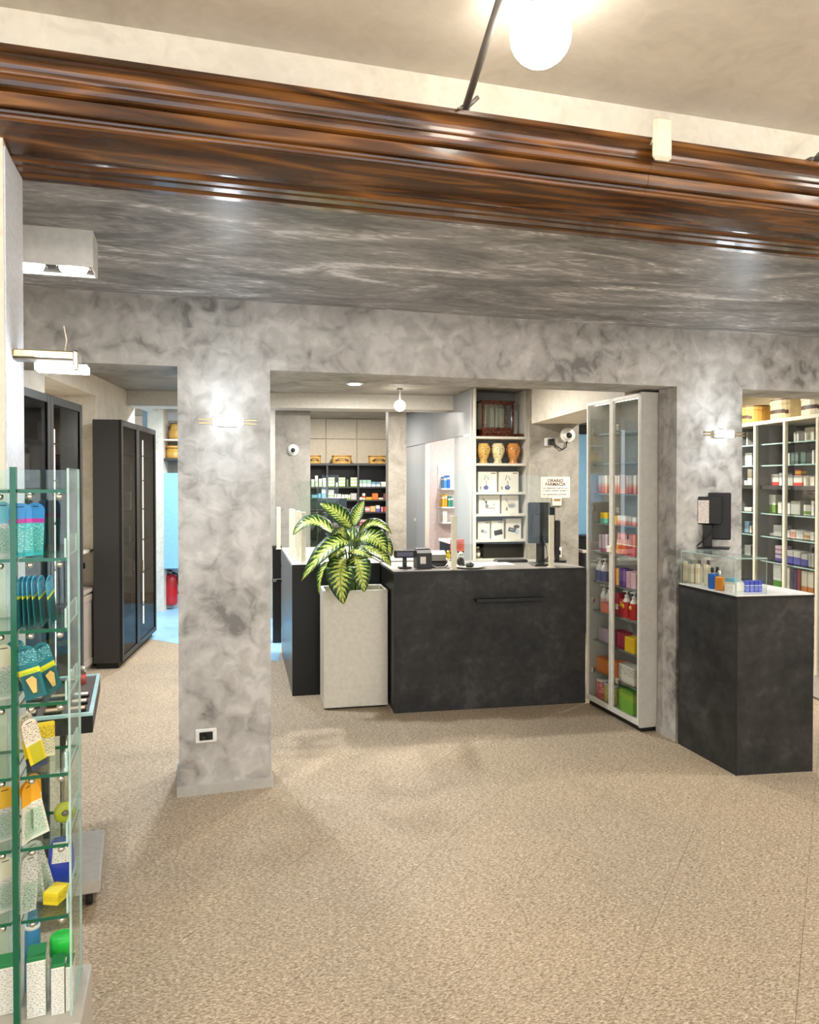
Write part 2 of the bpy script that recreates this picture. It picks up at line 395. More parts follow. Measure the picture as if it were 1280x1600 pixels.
# the grey pillar wall: left pillar, right pillar, beam
P1 = (-.02, .44); P2 = (2.893, 3.37)
pw = MB()
pw.box(XL, XR_, WY0, WY1, ZB, 2.62, M['stucco'])
struct(pw.build('wall_divider'))
pl1 = struct(part('wall_pillar_left', None, ('box', P1[0], P1[1], WY0, WY1, 0, ZB, M['stucco'])))
pl2 = struct(part('wall_pillar_right', None, ('box', P2[0], P2[1], WY0, WY0 + .185, 0, ZB, M['stucco'])))
struct(part('wall_divider_left', None, ('box', XL, -1.5, WY0, WY1, 0, ZB, M['stucco'])))
for n, (a, b_), yb in (('baseboard_left', P1, WY1), ('baseboard_right', P2, WY0 + .185)):
    m_ = MB()
    m_.box(a - .012, b_ + .012, WY0 - .012, WY0, 0, .05, M['paint']); m_.box(a - .012, a, WY0, yb, 0, .05, M['paint']); m_.box(b_, b_ + .012, WY0, yb, 0, .05, M['paint'])
    struct(m_.build(n))
# middle ceiling, its side walls
struct(part('ceiling_middle', None, ('box', XL, XR_, LY1 - .02, WY0, ZC, ZC + .08, M['stucco_ceil'])))
struct(part('wall_left_middle', None, ('box', -1.62, -1.5, LY1, WY0, 0, ZC, M['stucco'])))
struct(part('wall_right_middle', None, ('box', 5.6, 5.72, LY1, WY0, 0, ZC, M['stucco'])))
# lintel wall
lw = MB()
lw.box(JX - 2.9, 5.6, LY0, LY1, 2.488, ZF, M['cream'])
struct(lw.build('wall_lintel'))
struct(part('wall_jamb_left', None, ('box', JX - 2.7, JX, LY0, LY1, 0, 2.488, M['cream'])))
struct(part('wall_jamb_cool_lit', None, ('box', JX, JX + .004, LY0 + .004, LY1, 0, 2.46, plain('cool_lit_plaster', (214, 218, 226), .6, noise=.1, scale=60))))  # jamb face, the cool lamp light put into its bluish white
struct(part('wall_jamb_right', None, ('box', 4.6, 5.6, LY0, LY1, 0, 2.488, M['cream'])))
# front room
struct(part('ceiling', None, ('box', XL, XR_ - .6, YF_, LY0, ZF, ZF + .08, mottled('cream_ceiling_plaster', [(206, 198, 184), (220, 212, 198), (230, 223, 210)], 1.6, rough=(.5, .75), bump=.22, fine=.35))))
struct(part('wall_left', None, ('box', XL, XL + .12, YF_, LY0, 0, ZF, M['cream'])))
struct(part('wall_right', None, ('box', 5.6, 5.72, YF_, LY0, 0, ZF, M['cream'])))
fw_ = MB()
fw_.box(XL, 5.6, YF_, YF_ + .12, 0, .4, M['cream']); fw_.box(XL, 5.6, YF_, YF_ + .12, 2.4, ZF, M['cream'])
for a, b_ in ((XL, -2.2), (.9, 1.3), (4.6, 5.6)): fw_.box(a, b_, YF_, YF_ + .12, .4, 2.4, M['cream'])
struct(fw_.build('wall_front'))
for n, (a, b_) in (('fill_window_1', (-2.2, .9)), ('fill_window_2', (1.3, 4.6))):  # unseen shop windows, added to let in frontal fill daylight
    o = struct(part(n, None, ('box', a, b_, YF_ + .05, YF_ + .06, .4, 2.4, M['glass'])))
    f_ = MB()
    for x in (a, (a + b_) / 2 - .03, b_ - .06): f_.box(x, x + .06, YF_ + .03, YF_ + .08, .4, 2.4, M['blackm'])
    f_.box(a, b_, YF_ + .03, YF_ + .08, .4, .46, M['blackm']); f_.box(a, b_, YF_ + .03, YF_ + .08, 2.34, 2.4, M['blackm'])
    f_.build('window_frame', o)

# wooden lintel moulding, two lengths butted at a joint
prof = [(2.444, 2.462), (2.415, 2.462), (2.408, 2.470), (2.385, 2.470), (2.380, 2.462), (2.345, 2.462), (2.338, 2.469), (2.322, 2.466), (2.316, 2.458), (2.292, 2.458), (2.286, 2.464)]
for i in range(9):                                     # the big dark cove
    t = i / 8; prof.append((2.280 - .142 * t, 2.468 + .030 * t ** 1.7))
prof += [(2.134, 2.496)] + [(2.134 - .012 * math.sin(a), 2.506 - .010 * math.cos(a)) for a in (0, .5, 1, 1.57, 2.1, 2.6)]
prof += [(2.126, 2.520), (2.113, 2.522), (2.110, 2.526), (2.107, 2.556), (2.112, 2.559), (2.098, 2.563), (2.094, 2.568), (2.090, 2.578), (2.090, 2.588), (2.083, 2.591)]
for i in range(7):
    a = i / 6 * math.pi / 2; prof.append((2.082 - .028 * (1 - math.cos(a)), 2.594 + .036 * math.sin(a)))
prof += [(2.050, 2.633), (2.050, 2.645), (2.198, 2.645), (2.198, 2.486), (2.444, 2.486)]
tr = struct(link('trim_1', None))
xj = 1.405
part('moulding_length', tr, ('prismx', prof, JX - 2.6, xj - .0006, M['wood']))
part('moulding_length', tr, ('prismx', prof, xj + .0006, 5.59, M['wood']))

# back rooms ---------------------------------------------------------------
struct(part('ceiling_back', None, ('box', XL, XR_, WY1, YB, ZR, ZR + .08, M['greywall'])))
LEN = Vector((.165, .986, 0)).normalized()            # run of the left wall
LW = Frame(-.853, 4.733, 0)                            # left wall frame, x along the wall to the back, y into the wall
LW.ex = LEN; LW.ey = Vector((-LEN.y, LEN.x, 0)); LW.a = math.atan2(LEN.y, LEN.x)
wl = MB()
nb = LW.px_x(150, .26)                                # far jamb of the niche
x_c2 = (Vector((-.488, 6.911, 0)) - LW.o).dot(LEN)
wl.box(-.6, 1.14, .26, .38, 0, ZR, M['cream'])        # behind the near cabinet
wl.box(1.14, nb, .62, .74, 0, ZR, M['cream'])         # niche back
wl.box(nb, nb + .12, .26, .74, 0, ZR, M['cream'])     # niche far jamb
wl.box(1.02, 1.14, .38, .74, 0, ZR, M['cream'])
wl.box(1.14, nb, .26, .62, 2.33, ZR, M['cream'])      # niche head
xd0, xd1 = LW.px_x(211, .26), LW.px_x(247, .26)
wl.box(nb + .12, xd0, .26, .38, 0, ZR, M['cream'])
wl.box(xd0, xd1, .26, .38, 2.42, ZR, M['cream'])
wl.box(xd1, xd1 + .35, .2, .38, 0, ZR, M['cream'])
o = wl.build('wall_left_back', None, LW.o, LW.a); struct(o)
struct(part('wall_left_recess', None, ('box', xd0, xd1 + .3, .85, .95, 0, ZR, M['bluelit']), loc=LW.o, rot=LW.a))  # recess wall, its blue light painted into the colour
part('sill', o, ('bbox', 1.15, nb - .002, .275, .619, .985, 1.01, M['paint_w'], .004))
# far back wall: panels above the dark shelves, plaster piers
BK = Frame(*(DP(485, 724, 10.8).xy), -8)
BKW = BK.px_x(606)
o = struct(part('wall_back', None, ('box', -3.5, 4.6, .40, .5, 0, ZR, M['cream_panel']), loc=BK.o, rot=BK.a))
xs = [-.22] + [BK.px_x(p, .36) for p in (509.5, 558)] + [BKW + .2]; zs = [1.84, BK.pix(545, 686, .36)[1], ZR - .005]
for i in range(3):
    for j in range(2): part('panel', o, ('bbox', xs[i] + .004, xs[i + 1] - .004, .375, .3995, zs[j] + .004, zs[j + 1] - .004, M['cream_panel'], .003))
PR = Frame(*(DP(430, 640, 8.3).xy), -8)
xe = PR.px_x(485)
struct(part('wall_pier_left', None, ('box', 0, xe, 0, .25, 0, ZR, mottled('grey_pier_plaster', [(126, 122, 116), (150, 146, 140), (166, 162, 156)], 2.2, bump=.12)), loc=PR.o, rot=PR.a))
xa, xb = PR.px_x(607), PR.px_x(631)
struct(part('wall_pier_right', None, ('box', xa, xb + .03, 0, .25, 0, ZR, M['greywall']), loc=PR.o, rot=PR.a))
struct(part('wall_left_far', None, ('box', -.45, 0, .55, .65, 0, ZR, M['cream']), loc=PR.o, rot=PR.a))
# dropped ceiling beams in the back room
CB = Frame(*(DP(430, 614, 7.94).xy), -8)
struct(part('trim_2', None, ('box', -3.4, 2.02, 0, .34, 2.35, ZR, plain('pale_grey_paint', (204, 200, 190), .5)), loc=CB.o, rot=CB.a))
# partition block with the display shelves (shelf front / long side)
U = Frame(2.733, 7.026, -4.3); UL = 3.36; UW = .535
US = Frame(*U.w(0, UL, 0).xy, -94.3)                  # its long side: x from the back end towards the front
def usx(p): return US.px_x(p)
zseam = US.pix(690, 688)[1]
nx0, nx1 = usx(665), usx(710)
part_o = struct(link('wall_partition', None))
zt = ZR - .003
def up(*a): return part('panel', part_o, ('bbox',) + a, loc=US.o, rot=US.a)
up(.002, UL * .5 - .002, 0, .03, zseam + .003, zt, M['paint_g'], .003)
up(UL * .5 + .002, UL - .10, 0, .03, zseam + .003, zt, M['paint_g'], .003)
up(UL - .097, UL, 0, .03, 0, zt, M['paint'], .003)
up(.002, (nx0 + 0) * .62, 0, .03, 0, zseam - .003, M['paint_g'], .003)
up(nx0 * .62 + .004, nx0 - .03, 0, .03, 0, zseam - .003, M['paint_g'], .003)
up(nx0 - .028, nx0, 0, .05, 0, zseam - .003, M['paint_w'], .003)
up(nx1, UL - .10, 0, .03, 0, zseam - .003, M['paint_g'], .003)
for p, r_ in ((629.5, 808), (650, 812)):
    x_, z_ = US.pix(p, r_); part('knob', part_o, ('bbox', max(x_, .01) - .012, max(x_, .01) + .012, -.022, 0, z_ - .02, z_ + .02, M['white'], .004), loc=US.o, rot=US.a)
nr = MB()                                             # pale room seen through the gap in the panels
nr.box(nx0 - .5, nx1 + .3, .90, .95, 0, zt, M['pink']); nr.box(nx0 - .56, nx0 - .5, .06, .95, 0, zt, M['pink']); nr.box(nx1 + .3, nx1 + .35, .06, .95, 0, zt, M['pink'])
struct(nr.build('wall_niche', None, US.o, US.a))
struct(part('wall_partition_core', None, ('box', 0, nx0 - .57, .06, .5, 0, zt, M['paint_g']), loc=US.o, rot=US.a))
# thick side wall with passage to the right room
PW_ = Frame(3.233, 6.769, -100.1)                     # x from far to near along the wall, y to the right
sw = MB()
sw.box(0, 2.30, 0, .10, 2.143, ZR, M['cream']); sw.box(-.14, 0, -.02, .47, 0, ZR, M['greywall'])
sw.box(0, 2.30, .10, .47, 2.143, 2.2, M['cream']); pass
struct(sw.build('wall_passage', None, PW_.o, PW_.a))
# room beyond on the right
RF = G(1275, 1094); RDIR = Vector((.18, .984, 0)).normalized(); RLEN = 1.9
RCF = Frame(RF.x + RDIR.x * RLEN, RF.y + RDIR.y * RLEN, math.degrees(math.atan2(-RDIR.y, -RDIR.x)))
struct(part('wall_right_back', None, ('box', -2.6, 2.6, .50, .60, 0, ZR, plain('lit_cream_wall', (232, 214, 172), .6)), loc=RCF.o, rot=RCF.a))
struct(part('wall_far_right', None, ('box', 1.0, 2.8, 1.55, 1.65, 0, ZR, M['paint']), loc=U.o, rot=U.a))

# ================================================================== LAMPS
def globe_lamp(base, elbow, gl, r, label):
    t = thing('globe_wall_lamp', label, 'lamp', base, 0, 'globe lamps along the wooden lintel')
    B = Vector(base); e = Vector(elbow) - B; g = Vector(gl) - B
    part('mount', t, ('bbox', -.014, .014, -.012, .020, -.012, .018, M['steel'], .003), ('tube', [(.0, -.01, .008), (.034, -.022, .040)], .0065, M['steel'], 8), ('tube', [(-.03, -.03, -.004), (0, -.01, .012), (.012, -.02, .03)], .003, M['steel'], 6))
    part('arm', t, ('tube', [(0, -.004, .006), e], .0105, M['steel'], 10))
    part('joint', t, ('sphere', e, .014, M['steel'], 12), ('tube', [e, e + Vector((.02, -.004, .004)), g + Vector((-.012, 0, r + .012))], .009, M['steel'], 8))
    part('socket', t, ('lathe', [(.014, 0), (.018, .004), (.018, .03), (.010, .036)], M['steel'], g + Vector((-.006, 0, r - .006)), 14))
    part('globe', t, ('sphere', g, r, M['globe'], 28))
b1 = Vector((.775, 2.068, 2.645)); 
globe_lamp(b1, DP(788, -22, 1.83), DP(845, 55, 1.9), .076, 'glowing opal globe lamp on a steel arm above the wooden lintel')
b2 = Vector((1.997, 2.068, 2.645))
globe_lamp(b2, b2 + Vector((.30, -.40, .12)), b2 + Vector((.42, -.40, .07)), .076, 'lamp mount at the lintel, beyond the white sensor, arm rising out of view')

def box_downlight(x0, x1, y0, y1, zc, h, label, name='twin_box_downlight', power=26, color=(.93, .96, 1.0)):
    t = thing(name, label, 'ceiling light', ((x0 + x1) / 2, y0, zc), 0)
    w_, d_ = (x1 - x0) / 2, y1 - y0
    hs = MB()
    hs.box(-w_, w_, 0, .008, -h, 0, M['white']); hs.box(-w_, w_, d_ - .008, d_, -h, 0, M['white']); hs.box(-w_, -w_ + .008, .008, d_ - .008, -h, 0, M['white']); hs.box(w_ - .008, w_, .008, d_ - .008, -h, 0, M['white'])
    hs.box(-w_ + .008, w_ - .008, .008, d_ - .008, -.03, 0, M['white']); hs.build('housing', t)
    part('baffle', t, ('box', -w_ + .009, w_ - .009, .009, d_ - .009, -h + .010, -h + .022, M['black']))
    for s in (-1, 1):
        c = (s * w_ * .5, d_ * .42, -h + .012)
        part('reflector', t, ('lathe', [(.052, -.003), (.060, -.006), (.062, -.003)], M['chrome'], c, 20))
        part('bulb', t, ('lathe', [(.051, -.003), (.046, -.014), (.02, -.022)], M['spot'], c, 20))
        lamp(t, 'SPOT', (c[0], c[1], -h - .03), power, color, .05, (0, 0, 0), (R(140), .7))
    return t
q = G(145, 360, 2.52); q2 = G(30, 352, 2.52)
hb = 2.52 - (1.6 + (750 - 409) * (q.y / .9588) / 1200)
box_downlight(q.x - .30, q.x, q.y, q.y + .17, ZC, .135, 'white twin box downlight on the grey streaked ceiling')
box_downlight(3.85, 4.15, 3.0, 3.17, ZC, .135, 'white twin box downlight on the ceiling past the kiosk pillar', power=26)
for i, (x, y) in enumerate(((-1.3, .5), (.7, -.9), (2.6, .3), (4.3, -.5), (-.9, -2.0), (2.9, -2.1))):  # unseen pendants, added as fill for the front room and its ceiling
    t = thing('globe_pendant', 'added opal fill pendant on a short rod under the cream front ceiling', 'ceiling light', (x, y, ZF), 0, 'added front room fill pendants')
    part('rod', t, ('lathe', [(.05, 0), (.05, -.012), (.008, -.016), (.008, -.22)], M['steel'], (0, 0, 0), 14)); part('globe', t, ('sphere', (0, 0, -.31), .10, M['fill_globe'], 28))

def sconce(loc, rot, label, sc=1.0, power=9, flip=False):
    t = thing('tube_wall_sconce', label, 'wall light', loc, rot); L = .145 * sc
    part('back_plate', t, ('bbox', -.05 * sc, .05 * sc, 0, .012, -.022, .022, M['chrome'], .003))
    part('bracket', t, ('bbox', -.014, .014, -.03, 0, -.008, .008, M['chrome'], .002))
    for z in (-.0155, 0, .0155): part('tube', t, ('tube', [(-.068 * sc, -.045, z), (.068 * sc, -.045, z)], .0062, M['tube'], 10))
    for s in (-1, 1): part('rail', t, ('bbox', *sorted((s * .07 * sc, s * L)), -.055, -.034, .004, .013, M['brass'], .002), ('bbox', *sorted((s * .07 * sc, s * L)), -.055, -.034, -.014, -.005, M['brass'], .002), ('bbox', *sorted((s * .066 * sc, s * .078 * sc)), -.056, -.033, -.022, .022, M['chrome'], .002))
    lamp(t, 'POINT', (0, -.24, .16), power, (.80, .90, 1.0), .04); lamp(t, 'POINT', (0, -.24, -.16), power * .8, (.80, .90, 1.0), .04)
    return t
sconce((.221, WY0 - .012, 1.893), 0, 'slim chrome tube wall light on the grey pillar beside the plant', power=1.4)
sconce((3.19, WY0 - .012, 1.882), 0, 'slim chrome tube wall light on the pillar behind the black monitor', power=1.4)
# the sconce on the jamb sticks out into the opening
p_ = DP(12, 578, 2.2)
t = thing('tube_wall_sconce', 'brass and chrome tube wall light on the white jamb above the glass tower', 'wall light', (JX + .0045, 2.30, 1.935), 0)
part('rail', t, ('bbox', 0, .155, -.03, .03, -.004, .016, M['brass'], .003), ('bbox', 0, .15, -.022, .022, -.012, -.005, M['steel'], .002))
for y_ in (-.028, .0, .028): part('tube', t, ('tube', [(.055, y_, -.028), (.185, y_, -.030)], .0105, M['tube'], 12))
part('end_cap', t, ('bbox', .15, .165, -.042, .042, -.038, .016, M['chrome'], .004))
part('cord', t, ('tube', [(.125, 0, .014), (.13, .004, .05), (.122, .01, .09)], .002, M['cream_pl'], 6))
lamp(t, 'POINT', (.16, 0, -.10), 1.0, (.85, .92, 1.0), .03)

# back room lights
q = G(554, 599, ZR)
t = thing('ceiling_downlight', 'round recessed downlight in the back room ceiling beyond the beam', 'ceiling light', (q.x, q.y, ZR))
part('trim_ring', t, ('lathe', [(.06, -.008), (.082, -.008), (.085, 0), (.06, 0)], M['white'], (0, 0, 0), 24)); part('diffuser', t, ('lathe', [(.059, -.001), (.055, -.012), (.03, -.016)], M['spot'], (0, 0, 0), 24))
lamp(t, 'AREA', (0, 0, -.03), 40, (1.0, .95, .86), .12)
q = DP(625, 634, 7.55)
t = thing('globe_pendant', 'small glowing globe on a short stem under the back room ceiling', 'ceiling light', (q.x, q.y, ZR))
part('stem', t, ('lathe', [(.03, 0), (.03, -.012), (.012, -.016), (.012, q.z - ZR + .05)], M['steel'], (0, 0, 0), 14)); part('globe', t, ('sphere', (0, 0, q.z - ZR), .055, M['globe'], 22))
lamp(t, 'AREA', (0, 0, q.z - ZR - .07), 16, (1.0, .94, .84), .1)
for x, y, lb in ((2.05, 5.95, 'round recessed downlight over the dark service counter'), (.2, 5.6, 'round recessed downlight before the black glass cabinets'), (4.0, 5.6, 'round recessed downlight in the side room'), (2.0, 9.7, 'round recessed downlight before the dark shelves at the back'), (.25, 8.7, 'round recessed downlight over the pale blue floor')):
    t = thing('ceiling_downlight', lb, 'ceiling light', (x, y, ZR))
    part('trim_ring', t, ('lathe', [(.06, -.008), (.082, -.008), (.085, 0), (.06, 0)], M['white'], (0, 0, 0), 24)); part('diffuser', t, ('lathe', [(.059, -.001), (.055, -.012), (.03, -.016)], M['spot'], (0, 0, 0), 24))
    lamp(t, 'AREA', (0, 0, -.03), 36, (1.0, .95, .87) if x > 1 else (.86, .93, 1.0), .12)

# sensor on the lintel
t = thing('door_sensor', 'cream plastic alarm sensor clipped over the wooden lintel', 'sensor', (1.405, 2.07, 2.580))
part('body', t, ('bbox', -.033, .033, -.045, -.022, -.008, .122, M['cream_pl'], .010)); part('bracket', t, ('bbox', -.028, .028, -.0215, -.0, .048, .06, M['cream_pl'], .002))

# socket on the left pillar
x_, z_ = Frame(0, WY0, 0).pix(322, 1149)
t = thing('power_socket', 'white framed black power socket low on the grey pillar', 'socket', (x_, WY0 - .0002, z_))
part('frame', t, ('bbox', -.053, .053, -.009, 0, -.036, .036, M['white'], .006)); part('insert', t, ('bbox', -.033, .033, -.013, -.009, -.021, .021, M['black'], .003))
part('socket_well', t, ('lathe', [(.014, 0), (.017, -.003), (.0135, -.003), (.013, -.001)], M['rubber'], (-.008, -.0135, 0), 18, 'y'))

# ================================================================== SERVICE COUNTER
CF = Frame(1.387, 5.054, math.degrees(math.atan2(4.911 - 5.054, 2.774 - 1.387))); CW = 1.394; CH = .975
t = thing('service_counter', 'wide dark stone laminate service counter with a small black bag ledge', 'counter', CF.o, CF.a)
part('front_panel', t, ('bbox', .0, CW, 0, .022, .0, CH - .018, M['laminate'], .0015))
part('side_panel', t, ('bbox', 0, .022, .0225, .6, 0, CH - .018, M['blackm'], .0015)); part('side_panel', t, ('bbox', CW - .022, CW, .0225, .6, 0, CH - .018, M['laminate'], .0015))
part('back_panel', t, ('box', .0225, CW - .0225, .56, .58, 0, CH - .018, M['blackm']))
part('worktop', t, ('bbox', -.004, CW - .008, -.006, .606, CH - .018, CH, M['lam_top'], .002))
part('worktop_edge', t, ('box', -.005, CW - .008, -.0085, -.0062, CH - .017, CH - .002, M['blackm']))
x0, z1 = CF.pix(741, 924); x1, z0 = CF.pix(848, 935)
part('bag_ledge', t, ('bbox', x0, x1, -.075, 0, z0 - .002, z0 + .012, M['blackm'], .003), ('bbox', x0, x1, -.078, -.074, z0 - .002, z0 + .02, M['blackm'], .001))
# rear counter behind the plant
C2 = Frame(.777, 5.673, -3.98)
t = thing('rear_counter', 'long black counter running back behind the potted plant', 'counter', C2.o, C2.a); C2W = .66
part('end_panel', t, ('bbox', 0, C2W, 0, .02, 0, CH - .02, M['blackm'], .002)); part('side_panel', t, ('bbox', 0, .02, .0205, 1.45, 0, CH - .02, plain('blue_sheen_panel', (52, 56, 62), .3), .002)); part('side_panel', t, ('bbox', C2W - .02, C2W, .0205, 1.45, 0, CH - .02, M['blackm'], .002))  # left side panel is bluer: the floor's blue reflection put into its colour
part('worktop', t, ('bbox', 0, C2W, -.004, 1.46, CH - .02, CH, plain('pale_worktop', (190, 180, 168), .35), .002)); part('worktop_edge', t, ('box', -.002, C2W, -.0065, -.0042, CH - .019, CH - .001, M['blackm']))
t = tag(part('counter_return', None, ('bbox', .02, .60, -.0, .42, CH - .03, CH - .002, M['lam_top'], .002), ('bbox', .02, .60, .0, .02, .0, CH - .031, M['blackm'], .002), loc=C2.w(C2W, .12, 0), rot=C2.a), 'short black counter return between the plant counter and the service counter', 'counter')

# plexiglass screen posts
def screen_post(fr, px, pytop, pybot_y, label, grp, zt_=None, y=.03):
    x = fr.px_x(px, y); z1 = fr.pix(px, pytop, y)[1]
    t = thing('screen_post', label, 'post', fr.w(x, y, CH), fr.a, grp)
    part('post', t, ('bbox', -.018, .018, -.010, .010, .008, z1 - CH, M['cream_pl'], .003)); part('foot', t, ('bbox', -.022, .022, -.022, .03, 0, .008, M['cream_pl'], .002))
    part('slot_strip', t, ('box', -.003, .003, .0102, .0125, .02, z1 - CH - .01, M['steel']))
g_ = 'screen posts on the service counter'
screen_post(CF, 709.5, 806, 0, 'cream upright screen post beside the card terminal on the service counter', g_)
screen_post(CF, 862, 805, 0, 'cream upright screen post before the black monitor on the service counter', g_)
xa, xb = CF.px_x(700, .045), CF.px_x(836, .045)
t = tag(part('plexiglass_screen', None, ('box', CF.px_x(713, .05), CF.px_x(858, .05), .044, .050, CH + .03, CF.pix(780, 742, .05)[1], M['glass_s'], M['edge_l'], 1), loc=CF.o, rot=CF.a), 'clear plexiglass screen standing between the two posts on the service counter', 'screen')
for i, (px, pt, yy) in enumerate(((474, 800, .10), (466, 798, .32), (458, 796, .55), (455, 795, .80), (435, 792, 1.30))):
    screen_post(C2, px, pt, 0, 'cream upright screen post in the row on the rear counter', 'screen posts on the rear counter', y=yy)
for yy, px, tp in ((.24, 476, 742), (.68, 462, 750), (1.12, 450, 752)):
    x_ = C2.px_x(px, yy); part_z = C2.pix(px, tp, yy)[1]
    tag(part('plexiglass_screen', None, ('box', x_ + .03, x_ + .26, yy - .003, yy + .003, CH + .0005, part_z, M['glass_s'], M['edge_l'], 1), loc=C2.o, rot=C2.a), 'clear plexiglass divider in the row on the rear counter', 'screen', 'dividers on the rear counter')

# gate post with arm left of the rear counter
q = G(433, 1005)
t = thing('gate_post', 'black swing gate post with a short arm next to the rear counter', 'gate', (q.x, q.y, .002), R(-8))
part('post', t, ('bbox', -.042, .042, 0, .08, 0, .93, M['blackm'], .004)); part('collar', t, ('bbox', -.048, .048, -.008, .088, .60, .63, M['steel'], .003)); part('arm', t, ('tube', [(0, -.01, .615), (.12, -.03, .61), (.15, -.03, .585)], .012, M['black'], 10)); part('cap', t, ('bbox', -.046, .046, -.004, .084, .9305, .955, M['graph'], .004))
part('latch', t, ('bbox', .0425, .07, .01, .05, .74, .77, M['black'], .003))

# ---------------------------------------------------------------- counter-top things
def cpos(px, y): return CF.px_x(px, y)
y_ = .16
x = cpos(633, y_)
t = thing('customer_display', 'small grey pole display facing out on the service counter', 'display', CF.w(x, y_, CH), CF.a)
part('base', t, ('bbox', -.045, .045, -.02, .05, 0, .012, M['graph'], .004)); part('pole', t, ('bbox', -.014, .014, .004, .026, .012, .075, M['black'], .003)); part('head', t, ('bbox', -.075, .075, -.004, .034, .075, .128, M['black'], .005)); part('display_window', t, ('box', -.058, .056, -.0055, -.0041, .087, .116, M['screen']))
x = cpos(663, .12)
t = thing('receipt_printer', 'dark grey receipt printer with a white label, beside the pole display', 'printer', CF.w(x, .12, CH), CF.a)
part('body', t, ('prismx', [(0, 0), (.14, 0), (.14, .125), (.03, .13), (0, .11)], -.05, .055, M['graph'])); part('lid', t, ('bbox', -.046, .051, .035, .135, .1305, .138, M['black'], .003)); part('label', t, ('box', -.028, .012, -.002, -.0003, .035, .085, M['paper'])); part('feet_strip', t, ('box', -.05, .055, -.004, -.0005, .002, .02, M['black']))
x = cpos(687, .17)
t = thing('card_terminal', 'low grey card terminal on its charging cradle on the service counter', 'terminal', CF.w(x, .17, CH), CF.a)
part('cradle', t, ('bbox', -.065, .065, 0, .12, 0, .045, M['black'], .008)); part('terminal', t, ('prismx', [(.01, .047), (.12, .047), (.12, .10), (.06, .118), (.01, .092)], -.058, .05, plain('mid_grey_plastic', (138, 134, 126), .4))); part('cable', t, ('tube', [(.06, -.005, .03), (.03, -.03, .008), (-.03, -.025, .006), (-.06, 0, .02)], .004, M['white'], 6))
x = cpos(701, .14)
t = thing('toy_figure', 'tiny yellow bird figure beside the screen post', 'figurine', CF.w(x, .14, CH), CF.a); yel = plain('bright_yellow', (226, 204, 40), .4)
part('body', t, ('sphere', (0, 0, .085), .017, yel, 14, (1, .9, 1.3))); part('stand', t, ('lathe', [(.018, 0), (.018, .006), (.005, .012), (.005, .07)], M['white'], (0, 0, 0), 14)); part('head', t, ('sphere', (-.004, -.004, .113), .012, yel, 12)); part('beak', t, ('tube', [(-.014, -.008, .114), (-.024, -.014, .112)], [.004, .001], M['red'], 6))
x = cpos(720, .22)
t = thing('panda_figure', 'small black and white bear figure behind the screen post', 'figurine', CF.w(x, .22, CH), CF.a)
part('body', t, ('sphere', (0, 0, .034), .028, M['black'], 16, (1, .9, 1.2))); part('head', t, ('sphere', (0, -.004, .085), .022, M['white'], 16))
for s in (-1, 1): part('ear', t, ('sphere', (s * .017, 0, .104), .008, M['black'], 10)); part('eye', t, ('sphere', (s * .008, -.024, .087), .005, M['black'], 8)); part('foot', t, ('sphere', (s * .018, -.018, .012), .012, M['black'], 10))
x = cpos(735, .10)
t = thing('mouse_pad', 'pale oval pad tray at the counter edge under the mouse', 'tray', CF.w(x, .12, CH), CF.a)
part('dish', t, ('lathe', [(.02, 0), (.075, .002), (.11, .012), (.112, .015), (.07, .006), (.02, .004)], M['paint_w'], (0, 0, 0), 28)); 
t = thing('computer_mouse', 'black computer mouse on the pale oval pad', 'mouse', CF.w(x + .005, .13, CH + .0065), CF.a)
part('shell', t, ('sphere', (0, 0, .012), .03, M['black'], 18, (1.1, .75, .62))); part('wheel', t, ('lathe', [(.004, -.003), (.006, 0), (.004, .003)], M['steel'], (0, -.008, .030), 10, 'x'))
x0, x1 = cpos(745, .3), cpos(800, .3)
t = tag(part('paper_sheet', None, ('bbox', x0, x1, .22, .44, CH + .0003, CH + .003, M['paper'], .001), loc=CF.o, rot=CF.a), 'white paper sheets lying on the service counter', 'paper')
x0, x1 = cpos(795, .3), cpos(846, .3)
t = thing('keyboard', 'black keyboard lying on the service counter before the monitor', 'keyboard', CF.w((x0 + x1) / 2 - .06, .40, CH), CF.a)
part('base', t, ('bbox', -.12, .12, 0, .12, 0, .016, M['black'], .004))
for r_ in range(4): part('key_row', t, *[('bbox', -.112 + k * .019, -.096 + k * .019, .012 + r_ * .026, .032 + r_ * .026, .0162, .021, M['graph'], .002) for k in range(12)])

def monitor(name, label, loc, rot, w_, h_, zb, thick=.035, note=None, sw=0.0):
    """seen from behind: panel, rear bulge, neck, foot"""
    t = thing(name, label, 'monitor', loc, rot)
    part('panel', t, ('bbox', -w_ / 2, w_ / 2, 0, thick, zb, zb + h_, M['black'], .005))
    part('screen', t, ('box', -w_ / 2 + .012, w_ / 2 - .012, thick + .0003, thick + .0015, zb + .02, zb + h_ - .012, M['blackm']))
    hb_ = part('rear_housing', t, ('bbox', -w_ * .34, w_ * .34, -.04, -.0003, zb + h_ * .16, zb + h_ * .72, M['graph'] if note is None else M['black'], .006))
    for k in range(5): part('vent_slot', hb_, ('box', w_ * .20, w_ * .32, -.0415, -.0402, zb + h_ * (.26 + k * .08), zb + h_ * (.285 + k * .08), M['rubber']))
    part('neck', t, ('bbox', -.028, .028, -.035, -.002, .012, zb + h_ * .16, M['black'], .004)); part('foot', t, ('bbox', -w_ * .36, w_ * .36, -.09, .10, 0, .012, M['black'], .005))
    return t
x = cpos(842, .22)
t = monitor('monitor', 'black monitor seen from behind on the service counter', CF.w(x, .20, CH), CF.a + R(-4), .165, .30, .16)
part('cable', t, ('tube', [(-.01, -.045, .24), (.03, -.06, .14), (.05, -.05, .05), (-.03, -.05, .02), (.07, -.045, .07)], .004, M['black'], 6))
x_ = cpos(866, .30)
